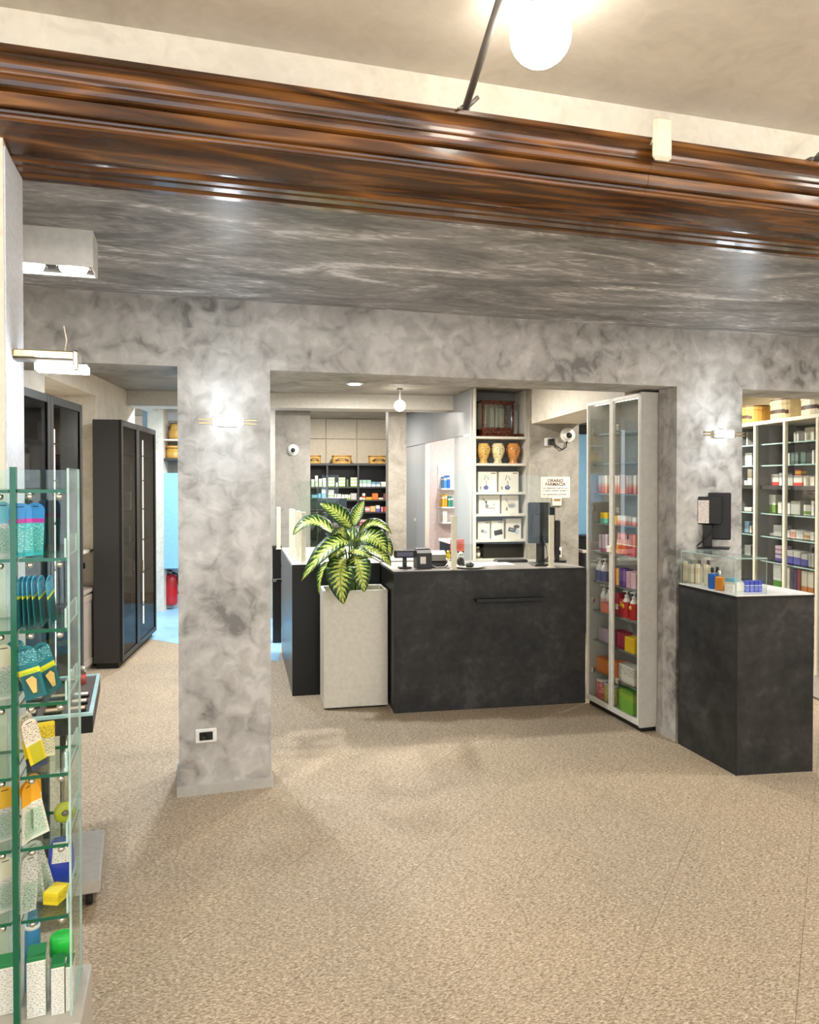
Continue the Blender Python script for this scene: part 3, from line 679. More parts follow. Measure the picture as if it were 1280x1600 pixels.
t = monitor('side_monitor', 'second black monitor turned edge-on beside the cream post', CF.w(x_ + .045, .40, CH), CF.a + R(66), .15, .37, .05)
t = tag(part('red_sign', None, ('bbox', -.055, .055, 0, .006, 0, .10, plain('salmon_plastic', (236, 120, 96), .4), .004), ('bbox', -.035, .035, -.002, -.0002, .02, .08, plain('salmon_print', (224, 92, 72), .4), .0005), loc=CF.w(cpos(715, .5), .5, CH + .0), rot=CF.a), 'small salmon red card stand behind the counter screen', 'sign')
t.location.z = CH + .075; 
for o_ in (part('stand', t, ('bbox', -.01, .01, .001, .012, -.075, .0, M['white'], .001)),): pass

# ================================================================== PLANTER AND PLANT
PF = Frame(.938, 5.262, math.degrees(math.atan2(5.223 - 5.263, 1.392 - .938))); PWd = .452; PH = .828
t = thing('planter', 'tall off-white square planter before the black counter', 'planter', PF.o, PF.a)
bd = MB(); D_ = .30
for a in ((0, PWd, 0, .02), (0, PWd, D_ - .02, D_), (0, .02, .0202, D_ - .0202), (PWd - .02, PWd, .0202, D_ - .0202)): bd.bbox(*a, .012, PH, M['paint_w'], .004)
bd.build('shell', t); part('plinth', t, ('box', .015, PWd - .015, .015, D_ - .015, 0, .0115, M['black'])); part('soil', t, ('box', .0205, PWd - .0205, .0205, D_ - .0205, .70, .74, plain('potting_soil', (44, 34, 26), .9, noise=.4, scale=80)))
def leaf_mat():
    m, nt, b = newmat('variegated_leaf')
    uv = N(nt, 'ShaderNodeUVMap'); sp = N(nt, 'ShaderNodeSeparateXYZ'); nt.links.new(uv.outputs[0], sp.inputs[0])
    def mth(op, a, bb=None, c=None):
        n = N(nt, 'ShaderNodeMath', operation=op)
        for i, v in enumerate((a, bb, c)):
            if v is None: continue
            if isinstance(v, (int, float)): n.inputs[i].default_value = v
            else: nt.links.new(v, n.inputs[i])
        return n.outputs[0]
    u = mth('ABSOLUTE', mth('MULTIPLY_ADD', sp.outputs[0], 2.0, -1.0)); v = sp.outputs[1]
    nz = N(nt, 'ShaderNodeTexNoise'); nz.inputs['Scale'].default_value = 9; nz.inputs['Detail'].default_value = 4; nt.links.new(uv.outputs[0], nz.inputs['Vector'])
    ph = mth('ADD', mth('MULTIPLY', mth('SUBTRACT', v, mth('MULTIPLY', u, .16)), 11.0), mth('MULTIPLY', nz.outputs['Fac'], .9))
    vein = mth('PINGPONG', ph, .5)                     # 0..0.5 along the side veins
    s = mth('SUBTRACT', mth('ADD', mth('MULTIPLY', vein, 1.5), mth('MULTIPLY', nz.outputs['Fac'], .5)), mth('MULTIPLY', u, .95))
    rp = N(nt, 'ShaderNodeValToRGB'); cr = rp.color_ramp
    cr.elements[0].position = .0; cr.elements[0].color = lin((26, 56, 14)) + (1,)
    cr.elements[1].position = .50; cr.elements[1].color = lin((226, 228, 120)) + (1,)
    e = cr.elements.new(.10); e.color = lin((52, 100, 22)) + (1,); e = cr.elements.new(.24); e.color = lin((140, 178, 50)) + (1,)
    nt.links.new(s, rp.inputs['Fac'])
    mid = mth('LESS_THAN', u, .05)
    mx = N(nt, 'ShaderNodeMix'); mx.data_type = 'RGBA'; nt.links.new(mid, mx.inputs[0]); nt.links.new(rp.outputs[0], mx.inputs[6]); mx.inputs[7].default_value = lin((150, 176, 80)) + (1,)
    nt.links.new(mx.outputs[2], b.inputs['Base Color']); b.inputs['Roughness'].default_value = .45
    b.inputs['Subsurface Weight'].default_value = 0
    bp = N(nt, 'ShaderNodeBump'); bp.inputs['Strength'].default_value = .4; bp.inputs['Distance'].default_value = .004; nt.links.new(vein, bp.inputs['Height']); nt.links.new(bp.outputs[0], b.inputs['Normal'])
    return m
LEAFM = leaf_mat(); STEMM = plain('green_stem', (96, 132, 62), .4, noise=.2, scale=20)
pc = PF.w(PWd * .52, D_ * .5, 0)
plant = thing('dieffenbachia', 'bushy dumb cane plant with yellow variegated leaves in the tall planter', 'plant', (pc.x, pc.y, .7402), 0)
def leaf(base, mid, tip, wid, nrm, cup=.25):
    NL, NW = 14, 7
    B, C, T = (Vector(p) - Vector((pc.x, pc.y, .7402)) for p in (base, mid, tip))
    C = C * 2 - (B + T) / 2
    vs = []; uvs = []
    for i in range(NL + 1):
        s = i / NL; p = B * (1 - s) ** 2 + C * 2 * s * (1 - s) + T * s * s
        d = ((C - B) * (1 - s) + (T - C) * s).normalized()
        n = Vector(nrm); n = (n - d * n.dot(d)).normalized(); sd = d.cross(n)
        hw = wid / 2 * (math.sin(math.pi * min(1, s ** .82 * .985 + .012)) ** .8) + .0012
        for j in range(NW):
            u = j / (NW - 1) * 2 - 1
            lift = cup * hw * abs(u) ** 1.4 + .05 * hw * math.sin(9 * s * math.pi + 2 * u)
            vs.append(p + sd * (u * hw) + n * lift); uvs.append((j / (NW - 1), s))
    fs = [(i * NW + j, i * NW + j + 1, (i + 1) * NW + j + 1, (i + 1) * NW + j) for i in range(NL) for j in range(NW - 1)]
    me = bpy.data.meshes.new('leaf'); me.from_pydata([v[:] for v in vs], [], fs); me.materials.append(LEAFM)
    ul = me.uv_layers.new(name='UVMap')
    for lp in me.loops: ul.data[lp.index].uv = uvs[lp.vertex_index]
    me.polygons.foreach_set('use_smooth', [True] * len(me.polygons))
    o = link('leaf', me, plant); sol = o.modifiers.new('thickness', 'SOLIDIFY'); sol.thickness = .0012
    return B
cam_n = -Vector((SX, CX, 0)); upv = Vector((0, 0, 1))
d0 = 5.43
LV = [  # base px, mid px, tip px (with distances), width px, normal mix (to camera, up, right)
    ((548, 826, d0), (528, 803, d0 + .02), (500, 787, d0 + .04), 24, (.8, .45, .35)),
    ((553, 822, d0), (560, 800, d0 + .03), (569, 783, d0 + .05), 17, (.9, .1, -.25)),
    ((524, 836, d0), (489, 815, d0 - .02), (458, 836, d0 - .06), 23, (.55, .8, 0)),
    ((533, 850, d0 - .03), (532, 837, d0 - .04), (538, 823, d0 - .02), 24, (1, .1, .1)),
    ((546, 848, d0 - .04), (514, 856, d0 - .12), (471, 908, d0 - .2), 27, (.75, .6, -.25)),
    ((524, 876, d0 - .06), (506, 890, d0 - .12), (499, 930, d0 - .16), 24, (.45, .25, -.85)),
    ((541, 872, d0 - .10), (532, 898, d0 - .2), (537, 944, d0 - .21), 35, (1, .25, 0)),
    ((556, 866, d0 - .08), (562, 890, d0 - .17), (570, 925, d0 - .19), 29, (1, .25, .1)),
    ((562, 834, d0), (585, 818, d0 - .02), (612, 834, d0 - .05), 17, (.55, .8, .1)),
    ((562, 842, d0 - .05), (585, 842, d0 - .1), (604, 864, d0 - .15), 30, (.8, .55, .2)),
    ((562, 856, d0 - .02), (588, 862, d0 - .07), (611, 884, d0 - .12), 22, (.6, .75, .1)),
    ((575, 842, d0 + .05), (600, 846, d0 + .05), (611, 870, d0 + .02), 20, (.5, .6, .6)),
    ((540, 858, d0 - .02), (527, 863, d0 - .06), (516, 880, d0 - .1), 22, (.8, .5, -.2)),
    ((545, 862, d0), (560, 862, d0 - .08), (582, 872, d0 - .12), 18, (.7, .7, .1)),
    ((549, 845, d0 + .06), (545, 836, d0 + .1), (528, 842, d0 + .16), 24, (.6, .7, -.1)),
    ((552, 846, d0 + .08), (566, 838, d0 + .12), (585, 848, d0 + .18), 24, (.6, .7, .2)),
]
for i, (b_, m_, tp_, wp, nm) in enumerate(LV):
    B, C, T = DP(*b_), DP(*m_), DP(*tp_)
    nn = cam_n * nm[0] + upv * nm[1] + Vector((CX, -SX, 0)) * nm[2]
    lb = leaf(B, C, T, wp * 5.4 / 1200 * 1.28, nn)
    root = Vector((random.uniform(-.035, .035), random.uniform(-.03, .03), 0))
    mid_ = root * .6 + lb * .45 + Vector((0, 0, .03)); end = lb + (Vector(C) - Vector(B)).normalized() * .03
    part('stem', plant, ('tube', [root, root + Vector((0, 0, .05)), mid_, lb, end], [.010, .010, .008, .0055, .003], STEMM, 8))

# ================================================================== GLASS CABINET IN THE OPENING
LC = Frame(2.773, 4.907, -90); LCW = .682; LCD = .27; LCZ = 2.155
t = thing('display_cabinet', 'tall light grey cabinet with two glass doors between counter and pillar', 'cabinet', LC.o, LC.a); CABT = t
bd = MB()
bd.box(.0, .018, .024, LCD, .03, LCZ, M['paint']); bd.box(LCW - .018, LCW, .0, LCD, .03, LCZ, M['paint']); bd.box(.0185, LCW - .0185, LCD - .012, LCD, .03, LCZ, M['paint'])
bd.box(.0185, LCW - .0185, .024, LCD - .013, .03, .05, M['paint']); bd.box(.0185, LCW - .0185, .024, LCD - .013, LCZ - .02, LCZ, M['paint'])
bd.build('carcass', t); part('plinth', t, ('box', .02, LCW - .012, .02, LCD - .02, 0, .0295, M['black']))
dx = LC.px_x(954.5)
for a, b_ in ((.002, dx - .002), (dx + .002, LCW - .0195)):
    d_ = MB(); fw2 = .018
    for q in ((a, a + fw2, .036, LCZ - .004), (b_ - fw2, b_, .036, LCZ - .004)): d_.bbox(q[0], q[1], 0, .022, q[2], q[3], M['paint_w'], .002)
    for z in ((.036, .07), (LCZ - .03, LCZ - .004)): d_.bbox(a + fw2 + .0003, b_ - fw2 - .0003, 0, .022, z[0], z[1], M['paint_w'], .002)
    do = d_.build('door', t); part('pane', do, ('box', a + fw2, b_ - fw2, .008, .012, .07, LCZ - .03, M['glass']))
    for z in (.25, .75, 1.4, 1.95): part('hinge', do, ('bbox', a + .022, a + .055, .023, .04, z - .02, z + .02, M['chrome'], .003))
part('led_strip', t, ('box', .03, LCW - .03, .05, .06, LCZ - .028, LCZ - .0205, emit('cabinet_fill_led', (1.0, .95, .86), 5.0)))  # added strip that brightens the cabinet inside
part('door_lock', t, ('bbox', dx - .03, dx + .022, -.012, -.0003, 1.11, 1.155, M['cream_pl'], .003))
LZ = [1.922, 1.715, 1.507, 1.297, 1.095, .883, .675, .462, .243]
for z in LZ: part('shelf', t, ('box', .02, LCW - .02, .045, LCD - .014, z - .008, z, M['glassg'], plain('dull_shelf_edge', (126, 134, 130), .3), 2))
LZ.append(.0505)
W_, OR, CO = (238, 232, 224), (232, 120, 60), (232, 104, 84)
yl = .07
mo = pm(CO, (.0, 1, CO), (.35, 1, (240, 150, 120)), (.62, 1, (246, 236, 226)), ramp=True)
pack_row(LC, LZ[2], yl, [(a, b_, 743, mo, 'slim white-to-coral carton in the top row of the glass cabinet') for a, b_ in ((935, 939), (940, 944), (945, 949), (960, 964), (965, 968), (978, 982), (983, 986), (990, 994))], .05, 'coral cartons in the glass cabinet', name='slim_carton')
pack_row(LC, LZ[2], yl, [(968.5, 977.5, 742, pm((214, 150, 140), (.3, 1, (190, 170, 170)), lines=(.3, .95, (110, 96, 100))), 'printed grey and coral leaflet carton among the coral cartons')], .05, name='leaflet_carton')
pack_row(LC, LZ[3], yl, [(938, 950, 801, pm((120, 206, 180), (.45, 1, (244, 200, 40))), 'yellow and mint cube carton in the glass cabinet')], .06, name='cube_carton')
pack_row(LC, LZ[3], yl, [(961, 964, 806, pm((244, 190, 60)), 'small amber carton leaning behind the door frame')], .06, name='amber_carton')
pack_row(LC, LZ[3], yl, [(a, b_, 806 + k, mo, 'short white-to-coral carton on the fourth shelf of the glass cabinet') for k, (a, b_) in enumerate(((965, 973), (974, 981), (982, 987), (988, 994)))], .05, 'short coral cartons', name='short_carton')
mp_ = pm((232, 214, 224), (.0, .2, (196, 120, 150)), lines=(.2, .9, (190, 150, 170)))
pack_row(LC, LZ[4], yl, [(a, b_, 835, mp_, 'slim pale pink carton in the glass cabinet') for a, b_ in ((936, 940), (941, 945), (946, 950))], .05, 'pale pink cartons', name='pink_carton')
for k, (a, c) in enumerate(((963, (240, 150, 60)), (967.5, (236, 104, 44)), (972, (232, 110, 50)), (976.5, (228, 84, 50)), (981, (222, 50, 60)), (985.5, (216, 36, 56)), (990, (214, 40, 60)))):
    x = LC.px_x(a + 2, yl); 
    o = card_box('pouch_pack', .030, .012, .145, pm(c, (.45, .5, (244, 236, 226)), (.5, 1, (224, 120, 110)), lines=(.5, .95, (244, 220, 210))), LC.w(x - .01, yl, LZ[4] + (.0055 if k < 4 else .001)), (0, R(14 if k < 4 else 2), LC.a), ('amber', 'orange', 'tangerine', 'vermilion', 'scarlet', 'crimson', 'carmine')[k] + ' pouch pack in the leaning row in the glass cabinet', 'packet', 'pouch packs in the glass cabinet')
def pump_bottle(loc, rot, r, h, body, band, label, grp, cap=(238, 234, 226), spot=None):
    t = thing('pump_bottle', label, 'bottle', loc, rot, grp); capm = plain('cap_%d_%d_%d' % cap, cap, .35)
    bp = plain('bottle_%d_%d_%d' % body, body, .3); bb = plain('bottle_%d_%d_%d' % band, band, .35)
    part('bottle', t, ('lathe', [(r * .8, 0), (r, .006), (r, h * .12), (r, h * .48), (r * .98, h * .60), (r * .55, h * .72), (r * .42, h * .76)], bp, (0, 0, 0), 16, 'z', [bp, bb, bb, bb if spot else bp, bp, bp]))
    part('collar', t, ('lathe', [(r * .5, h * .76), (r * .5, h * .83), (r * .25, h * .84)], capm, (0, 0, 0), 14)); part('pump_head', t, ('lathe', [(r * .18, h * .84), (r * .18, h * .93), (r * .42, h * .935), (r * .42, h), (r * .2, h)], capm, (0, 0, 0), 12), ('bbox', -r * .2, r * .2, -r * .95, 0, h * .95, h * .99, capm, .001))
    if spot: part('label', t, ('lathe', [(r * .55, -.0008), (r * .55, .0008)], plain('label_yellow', (240, 190, 40), .5), (0, -r * 1.01, h * .45), 16, 'y'))
for k, a in enumerate((938.5, 946.5)):
    pump_bottle(LC.w(max(LC.px_x(a, .07), .06), .07, LZ[5] + .0005), LC.a, .030, .165, (228, 224, 222), (104, 108, 150), 'white pump bottle with a slate blue band in the glass cabinet', 'blue banded pump bottles')
    pump_bottle(LC.w(max(LC.px_x(a, .07), .06), .105, LZ[6] + .0005), LC.a, .030, .185, (238, 228, 224), (226, 190, 186), 'white pump bottle with a pale pink band in the glass cabinet', 'pink banded pump bottles')
for k, a in enumerate((980.5, 992)):
    pump_bottle(LC.w(LC.px_x(a, .07), .07, LZ[6] + .0005), LC.a, .029, .19, (240, 234, 222), (196, 30, 36), 'cream pump bottle with a red band and yellow spot in the glass cabinet', 'red banded pump bottles', spot=True)
pack_row(LC, LZ[5], yl, [(960, 963, 888, pm((206, 90, 50)), 'slim brick red carton by the door frame of the glass cabinet'), (963.5, 967.5, 889, pm((236, 190, 90)), 'slim golden carton in the glass cabinet'), (968, 973, 888, pm((96, 58, 140), lines=(.3, .9, (200, 170, 220))), 'violet carton standing in the glass cabinet'), (973.5, 978.5, 890, pm((110, 66, 150), lines=(.3, .9, (210, 180, 226))), 'second violet carton, nearer the pink ones'), (979, 985.5, 893, pm((238, 196, 206), lines=(.1, .9, (216, 120, 150))), 'pink flowered carton beside the violet ones'), (986, 994, 895, pm((240, 206, 214), lines=(.1, .9, (206, 120, 150))), 'wider pink flowered carton at the end of the row')], .06, name='beauty_carton')
pack_row(LC, LZ[6], .045, [(939, 951, 942, pm((238, 120, 90), lines=(.1, .9, (252, 200, 180))), 'coral carton before the pink banded pump bottles')], .05, name='coral_carton')
pack_row(LC, LZ[6], .10, [(962, 968, 927, pm((170, 34, 60), lines=(.5, .95, (220, 90, 110))), 'dark crimson gift carton in the glass cabinet'), (969, 975, 936, pm((196, 36, 44), (.55, .85, (238, 150, 40))), 'red carton with an orange disc beside the pump bottles')], .07, name='red_carton')
pack_row(LC, LZ[7], yl, [(936, 951, 982, pm((206, 186, 206), lines=(.0, 1, (150, 120, 150))), 'lilac marbled carton in the glass cabinet'), (960, 964.5, 985, pm((110, 40, 70)), 'dark plum carton in the glass cabinet'), (965, 976, 988, pm((178, 26, 60), lines=(.1, .95, (230, 120, 140))), 'crimson floral carton in the glass cabinet')], .07, name='gift_carton')
pack_row(LC, LZ[7], .05, [(977, 993, 997, pm((242, 196, 30), lines=(.5, .9, (214, 150, 20))), 'bright yellow cube carton in the glass cabinet')], .07, name='yellow_carton')
pack_row(LC, LZ[8], .06, [(933, 951, 1029, pm((236, 132, 48), lines=(.2, .9, (250, 180, 110))), 'orange carton low behind the far door of the glass cabinet'), (959, 965.5, 1034, pm((230, 110, 50), lines=(.1, .9, (244, 160, 100))), 'narrow orange carton behind the door stile'), (967, 993, 1041, pm((240, 230, 214), (0, .12, (222, 208, 190)), lines=(.45, .9, (110, 100, 90))), 'wide cream carton with scrolled print in the glass cabinet')], .08, name='wide_carton')
for a, c, lb, z_, rr, hh in ((939, (222, 110, 110), 'pink patterned tin with a white lid at the bottom of the glass cabinet', 9, .045, .135), (948.5, (232, 214, 120), 'yellow patterned tin with a white lid at the bottom of the glass cabinet', 9, .035, .125), (962, (206, 190, 110), 'olive yellow tin with a white lid beside the green box', 9, .030, .13)):
    t = thing('canister_tin', lb, 'tin', LC.w(max(LC.px_x(a, .09), .075 + (.085 if a > 945 else 0)), .095, LZ[9] + .0005), 0)
    cm = mottled('tin_print_%d_%d_%d' % c, [tuple(int(v * .8) for v in c), c, (240, 224, 214)], 30, bump=0); part('can', t, ('lathe', [(rr * .95, 0), (rr, .004), (rr, hh * .9)], cm, (0, 0, 0), 22)); part('lid', t, ('lathe', [(rr * 1.03, hh * .9), (rr * 1.04, hh * .98), (rr * .98, hh)], M['white'], (0, 0, 0), 22))
pack_row(LC, LZ[9], .055, [(967.5, 991, 1078, pm((132, 190, 60), (.8, 1, (96, 150, 50)), lines=(.55, .92, (222, 210, 90))), 'large green carton with yellow dots at the cabinet bottom')], .085, name='green_carton')

# ================================================================== KIOSK WITH GLASS CASE
KA, KB, KC = G(1150, 1212), G(1270, 1205), G(1060, 1162); KD = KB + KC - KA; KH = .979
KF = Frame(KA.x, KA.y, math.degrees(math.atan2(KB.y - KA.y, KB.x - KA.x)))
def kl(p): d = p - KA; return (d.dot(KF.ex), d.dot(KF.ey))
fp = [(0, 0), kl(KB), kl(KD), kl(KC)]
def lerp2(a, b, t_): return (a[0] + (b[0] - a[0]) * t_, a[1] + (b[1] - a[1]) * t_)
t = thing('kiosk_counter', 'dark stone laminate kiosk with a pale top before the kiosk pillar', 'counter', KA, KF.a)
g = .007
part('front_panel', t, ('prism', [(g, 0), fp[1], (fp[1][0] + .001, .022), (g, .022)], 0, KH - .022, M['laminate'])); part('side_panel', t, ('prism', [(0, g), (.022, .0225), (fp[3][0] + .022, fp[3][1]), fp[3]], 0, KH - .022, M['laminate']))
part('side_panel', t, ('prism', [(fp[1][0] - .022, .0225), (fp[1][0], .0225), fp[2], (fp[2][0] - .022, fp[2][1])], 0, KH - .022, M['laminate'])); part('back_panel', t, ('prism', [(fp[3][0] + .0225, fp[3][1] - .02), (fp[2][0] - .0225, fp[2][1] - .02), (fp[2][0] - .0225, fp[2][1]), (fp[3][0] + .0225, fp[3][1])], 0, KH - .022, M['blackm']))
part('corner_strip', t, ('box', -.0015, .0065, -.0015, .0065, 0, KH - .023, M['rubber']))
part('top_edge', t, ('prism', [(-.003, -.003), (fp[1][0] + .003, -.003), (fp[2][0] + .003, fp[2][1]), (fp[3][0] - .003, fp[3][1])], KH - .0215, KH - .008, M['blackm'])); part('top', t, ('prism', [(0, 0), fp[1], fp[2], fp[3]], KH - .0078, KH, M['white']))
# glass case
cw = KF.px_x(1202, .0); ch = .198
a0 = lerp2(fp[0], fp[3], .02); b0 = (cw, a0[1]); c0_ = lerp2(fp[0], fp[3], .97); d0_ = (cw + c0_[0] - a0[0], c0_[1])
gt_ = thing('glass_showcase', 'low clear glass showcase on the kiosk top under the monitor', 'showcase', KF.w(0, 0, KH), KF.a)
def pane_between(p, q_, nm='pane'):
    d = Vector((q_[0] - p[0], q_[1] - p[1])); n = Vector((-d.y, d.x)).normalized() * .003; e = d.normalized() * .004
    b = MB(); pts = [(p[0] + e.x, p[1] + e.y), (q_[0] - e.x, q_[1] - e.y), (q_[0] - e.x + n.x, q_[1] - e.y + n.y), (p[0] + e.x + n.x, p[1] + e.y + n.y)]
    vs = [(x_, y_, z_) for z_ in (.0005, ch - .006) for x_, y_ in pts]
    b.add(vs, [(0, 3, 2, 1), (4, 5, 6, 7), (0, 1, 5, 4), (1, 2, 6, 5), (2, 3, 7, 6), (3, 0, 4, 7)], None, mats=[M['edge_l'], M['edge_l'], M['glass'], M['edge_l'], M['glass'], M['edge_l']]); b.build(nm, gt_)
pane_between(a0, b0); pane_between(b0, d0_); pane_between(d0_, c0_); pane_between(c0_, a0)
part('top_pane', gt_, ('prism', [a0, b0, d0_, c0_], ch - .0055, ch, M['glass'], M['edge_l']))
# monitor on the case, seen from behind and turned
q = G(1108, 856, KH + ch)
mt = thing('portrait_monitor', 'black portrait monitor seen from behind on the glass showcase', 'monitor', (q.x - .01, q.y - .045, KH + ch + .0005), R(-41))
part('panel', mt, ('bbox', -.065, .105, .0, .026, .055, .345, M['black'], .006)); part('rear_housing', mt, ('bbox', -.085, .055, -.05, -.0003, .150, .320, M['black'], .006)); part('neck', mt, ('bbox', -.05, .0, -.045, -.01, .0102, .1498, M['black'], .004)); part('foot', mt, ('bbox', -.085, .10, -.07, .06, 0, .010, M['black'], .004))
part('cable', mt, ('tube', [(.02, -.045, .15), (.0, -.06, .10), (-.05, -.06, .05), (-.09, -.05, .012)], .004, M['black'], 6)); part('note', mt, ('box', -.080, -.018, -.0522, -.0505, .158, .298, pm((240, 230, 220), lines=(.05, .97, (120, 100, 92)))))
# goods in the case: cream cartons, perfume bottles, small cartons
KL = Vector((fp[3][0] - fp[0][0], fp[3][1])).normalized()
def kp(px, dep):
    """a place in the case: dep metres in from the left side face, on the ray of a column"""
    r = ray(px, 900); nn = Vector((KL.y, -KL.x)); ex, ey = KF.ex, KF.ey
    rl = Vector((r.dot(ex), r.dot(ey))); ol = Vector(((-KA).dot(ex), (-KA).dot(ey)))
    t_ = (dep - ol.dot(nn)) / rl.dot(nn); return ol + rl * t_
kang = KF.a - R(58)
for k, (a, hh, dp) in enumerate(((1069.5, .125, .05), (1076, .112, .055), (1082, .115, .05), (1089, .120, .06), (1102, .125, .06))):
    p = kp(a, dp); card_box('cream_carton', .019, .022, hh, pm((240, 228, 198), (0, .08, (226, 210, 176)), lines=(.5, .8, (150, 130, 100))), KF.w(p.x, p.y, KH + .0006), kang, 'tall cream carton in the row inside the glass showcase', 'box', 'cream cartons in the showcase')
def perfume(px, dp, w_, h_, c, cc, label):
    p = kp(px, dp); t = thing('perfume_bottle', label, 'bottle', KF.w(p.x, p.y, KH + .0006), kang)
    part('bottle', t, ('bbox', -w_ / 2, w_ / 2, -.012, .012, 0, h_, plain('perfume_%d_%d_%d' % c, c, .12, coat=1), .006)); part('neck', t, ('lathe', [(.007, h_ + .0003), (.007, h_ + .008)], M['chrome'], (0, 0, 0), 12)); part('cap', t, ('lathe', [(.009, h_ + .0083), (.0095, h_ + .012), (.0095, h_ + .034), (.007, h_ + .036)], cc, (0, 0, 0), 14))
brown = plain('brown_cap', (92, 70, 56), .4)
perfume(1093, .085, .030, .105, (214, 200, 176), brown, 'pale perfume bottle with a brown cap behind the cream cartons')
perfume(1107, .085, .030, .115, (226, 210, 170), brown, 'taller pale bottle with a brown cap in the showcase')
perfume(1113, .03, .045, .085, (34, 110, 206), M['black'], 'blue perfume bottle with a black cap in the showcase')
perfume(1121, .075, .040, .085, (60, 130, 200), M['black'], 'clear blue bottle behind the amber one')
perfume(1125, .025, .050, .078, (226, 140, 30), M['chrome'], 'amber and yellow bottle at the showcase front')
for a, dp, w_, h_, mt_, lb in ((1113, .055, .03, .055, pm((40, 90, 200), (.5, 1, (70, 180, 220))), 'small blue carton tucked behind the blue perfume bottle'), (1141, .07, .06, .070, pm((240, 238, 232), (.7, 1, (120, 190, 214))), 'white carton with a blue band behind the amber bottle'), (1139, .03, .045, .040, pm((242, 236, 226), lines=(.1, .9, (200, 190, 180))), 'low white carton at the showcase front'), (1158, .10, .05, .050, pm((244, 240, 230)), 'plain white carton beside the blue striped cartons')):
    p = kp(a, dp); card_box('small_carton', w_, .03, h_, mt_, KF.w(p.x, p.y, KH + .0006), kang if a < 1150 else KF.a, lb, 'box')
for k, a in enumerate((1168, 1175, 1182, 1188)):
    x = KF.px_x(a, .10); card_box('striped_carton', .0205, .03, .062, pm((50, 70, 196), (.0, .28, (80, 100, 214)), (.55, .62, (220, 226, 244)), lines=(.1, .5, (200, 210, 244))), KF.w(x, .09, KH + .0006), KF.a, 'small royal blue carton in the row on the kiosk showcase floor', 'box', 'blue cartons in the showcase')
# ================================================================== RIGHT ROOM CABINET
RC = RCF; RZ = [1.897, 1.722, 1.555, 1.328, 1.140, .938]
t = thing('wall_cabinet', 'long cream framed glass wall cabinet full of medicine in the side room', 'cabinet', RC.o, RC.a); RW = RLEN + .45
UP = [RC.px_x(p) for p in (1178.5, 1224.5, 1276)]
step = UP[2] - UP[1]; UP = [UP[0] - step * 1.0] + UP + [RW - .015]
part('back_panel', t, ('box', 0, RW, .36, .38, .18, 2.05, plain('grey_cabinet_back', (120, 122, 120), .5))); part('top_board', t, ('bbox', 0, RW, 0, .38, 2.052, 2.082, M['cream_pl'], .003)); part('plinth', t, ('bbox', 0, RW, .012, .37, .012, .178, M['paint'], .004)); part('plinth_foot', t, ('box', .01, RW - .01, .03, .35, 0, .0118, M['black']))
for iu, u in enumerate(UP):
    part('upright', t, ('bbox', u - .014, u + .014, 0, .028, .179, 2.0515, M['cream_pl'], .002))
    if iu != 2: part('partition', t, ('box', u - .008, u + .008, .029, .358, .179, 2.0515, plain('grey_cabinet_side', (150, 152, 150), .5)))
for a, b_ in ((UP[0], UP[1]), (UP[1], UP[3]), (UP[3], UP[4])):
    a += .0085; b_ -= .0085
    for k, z in enumerate(RZ + [.73, .52, .34]): part('shelf', t, ('box', a, b_, .05, .355, z - (.03 if k == 2 else .010), z, M['dark'] if k == 2 else M['glassd'], M['edge_l'] if k != 2 else M['dark'], 2))
for i in range(len(UP) - 1): part('pane', t, ('box', UP[i] + .0145, UP[i + 1] - .0145, .010, .014, .185, 2.045, M['glass']))
yr = .13
wg = pm((238, 236, 226), (0, .45, (116, 160, 62)), lines=(.55, .9, (150, 160, 130))); ww = pm((232, 230, 222), lines=(.2, .8, (150, 148, 140))); wr = pm((232, 226, 214), (0, .3, (214, 60, 44)), lines=(.3, .9, (150, 120, 110)))
gy = pm((196, 194, 186), lines=(.0, 1, (140, 138, 132))); pu = pm((226, 222, 214), (0, .55, (92, 92, 176)), lines=(.6, .95, (150, 150, 140))); ww2 = pm((238, 230, 214), lines=(.3, .8, (196, 150, 70)))
gb = 'boxes in the side room cabinet'
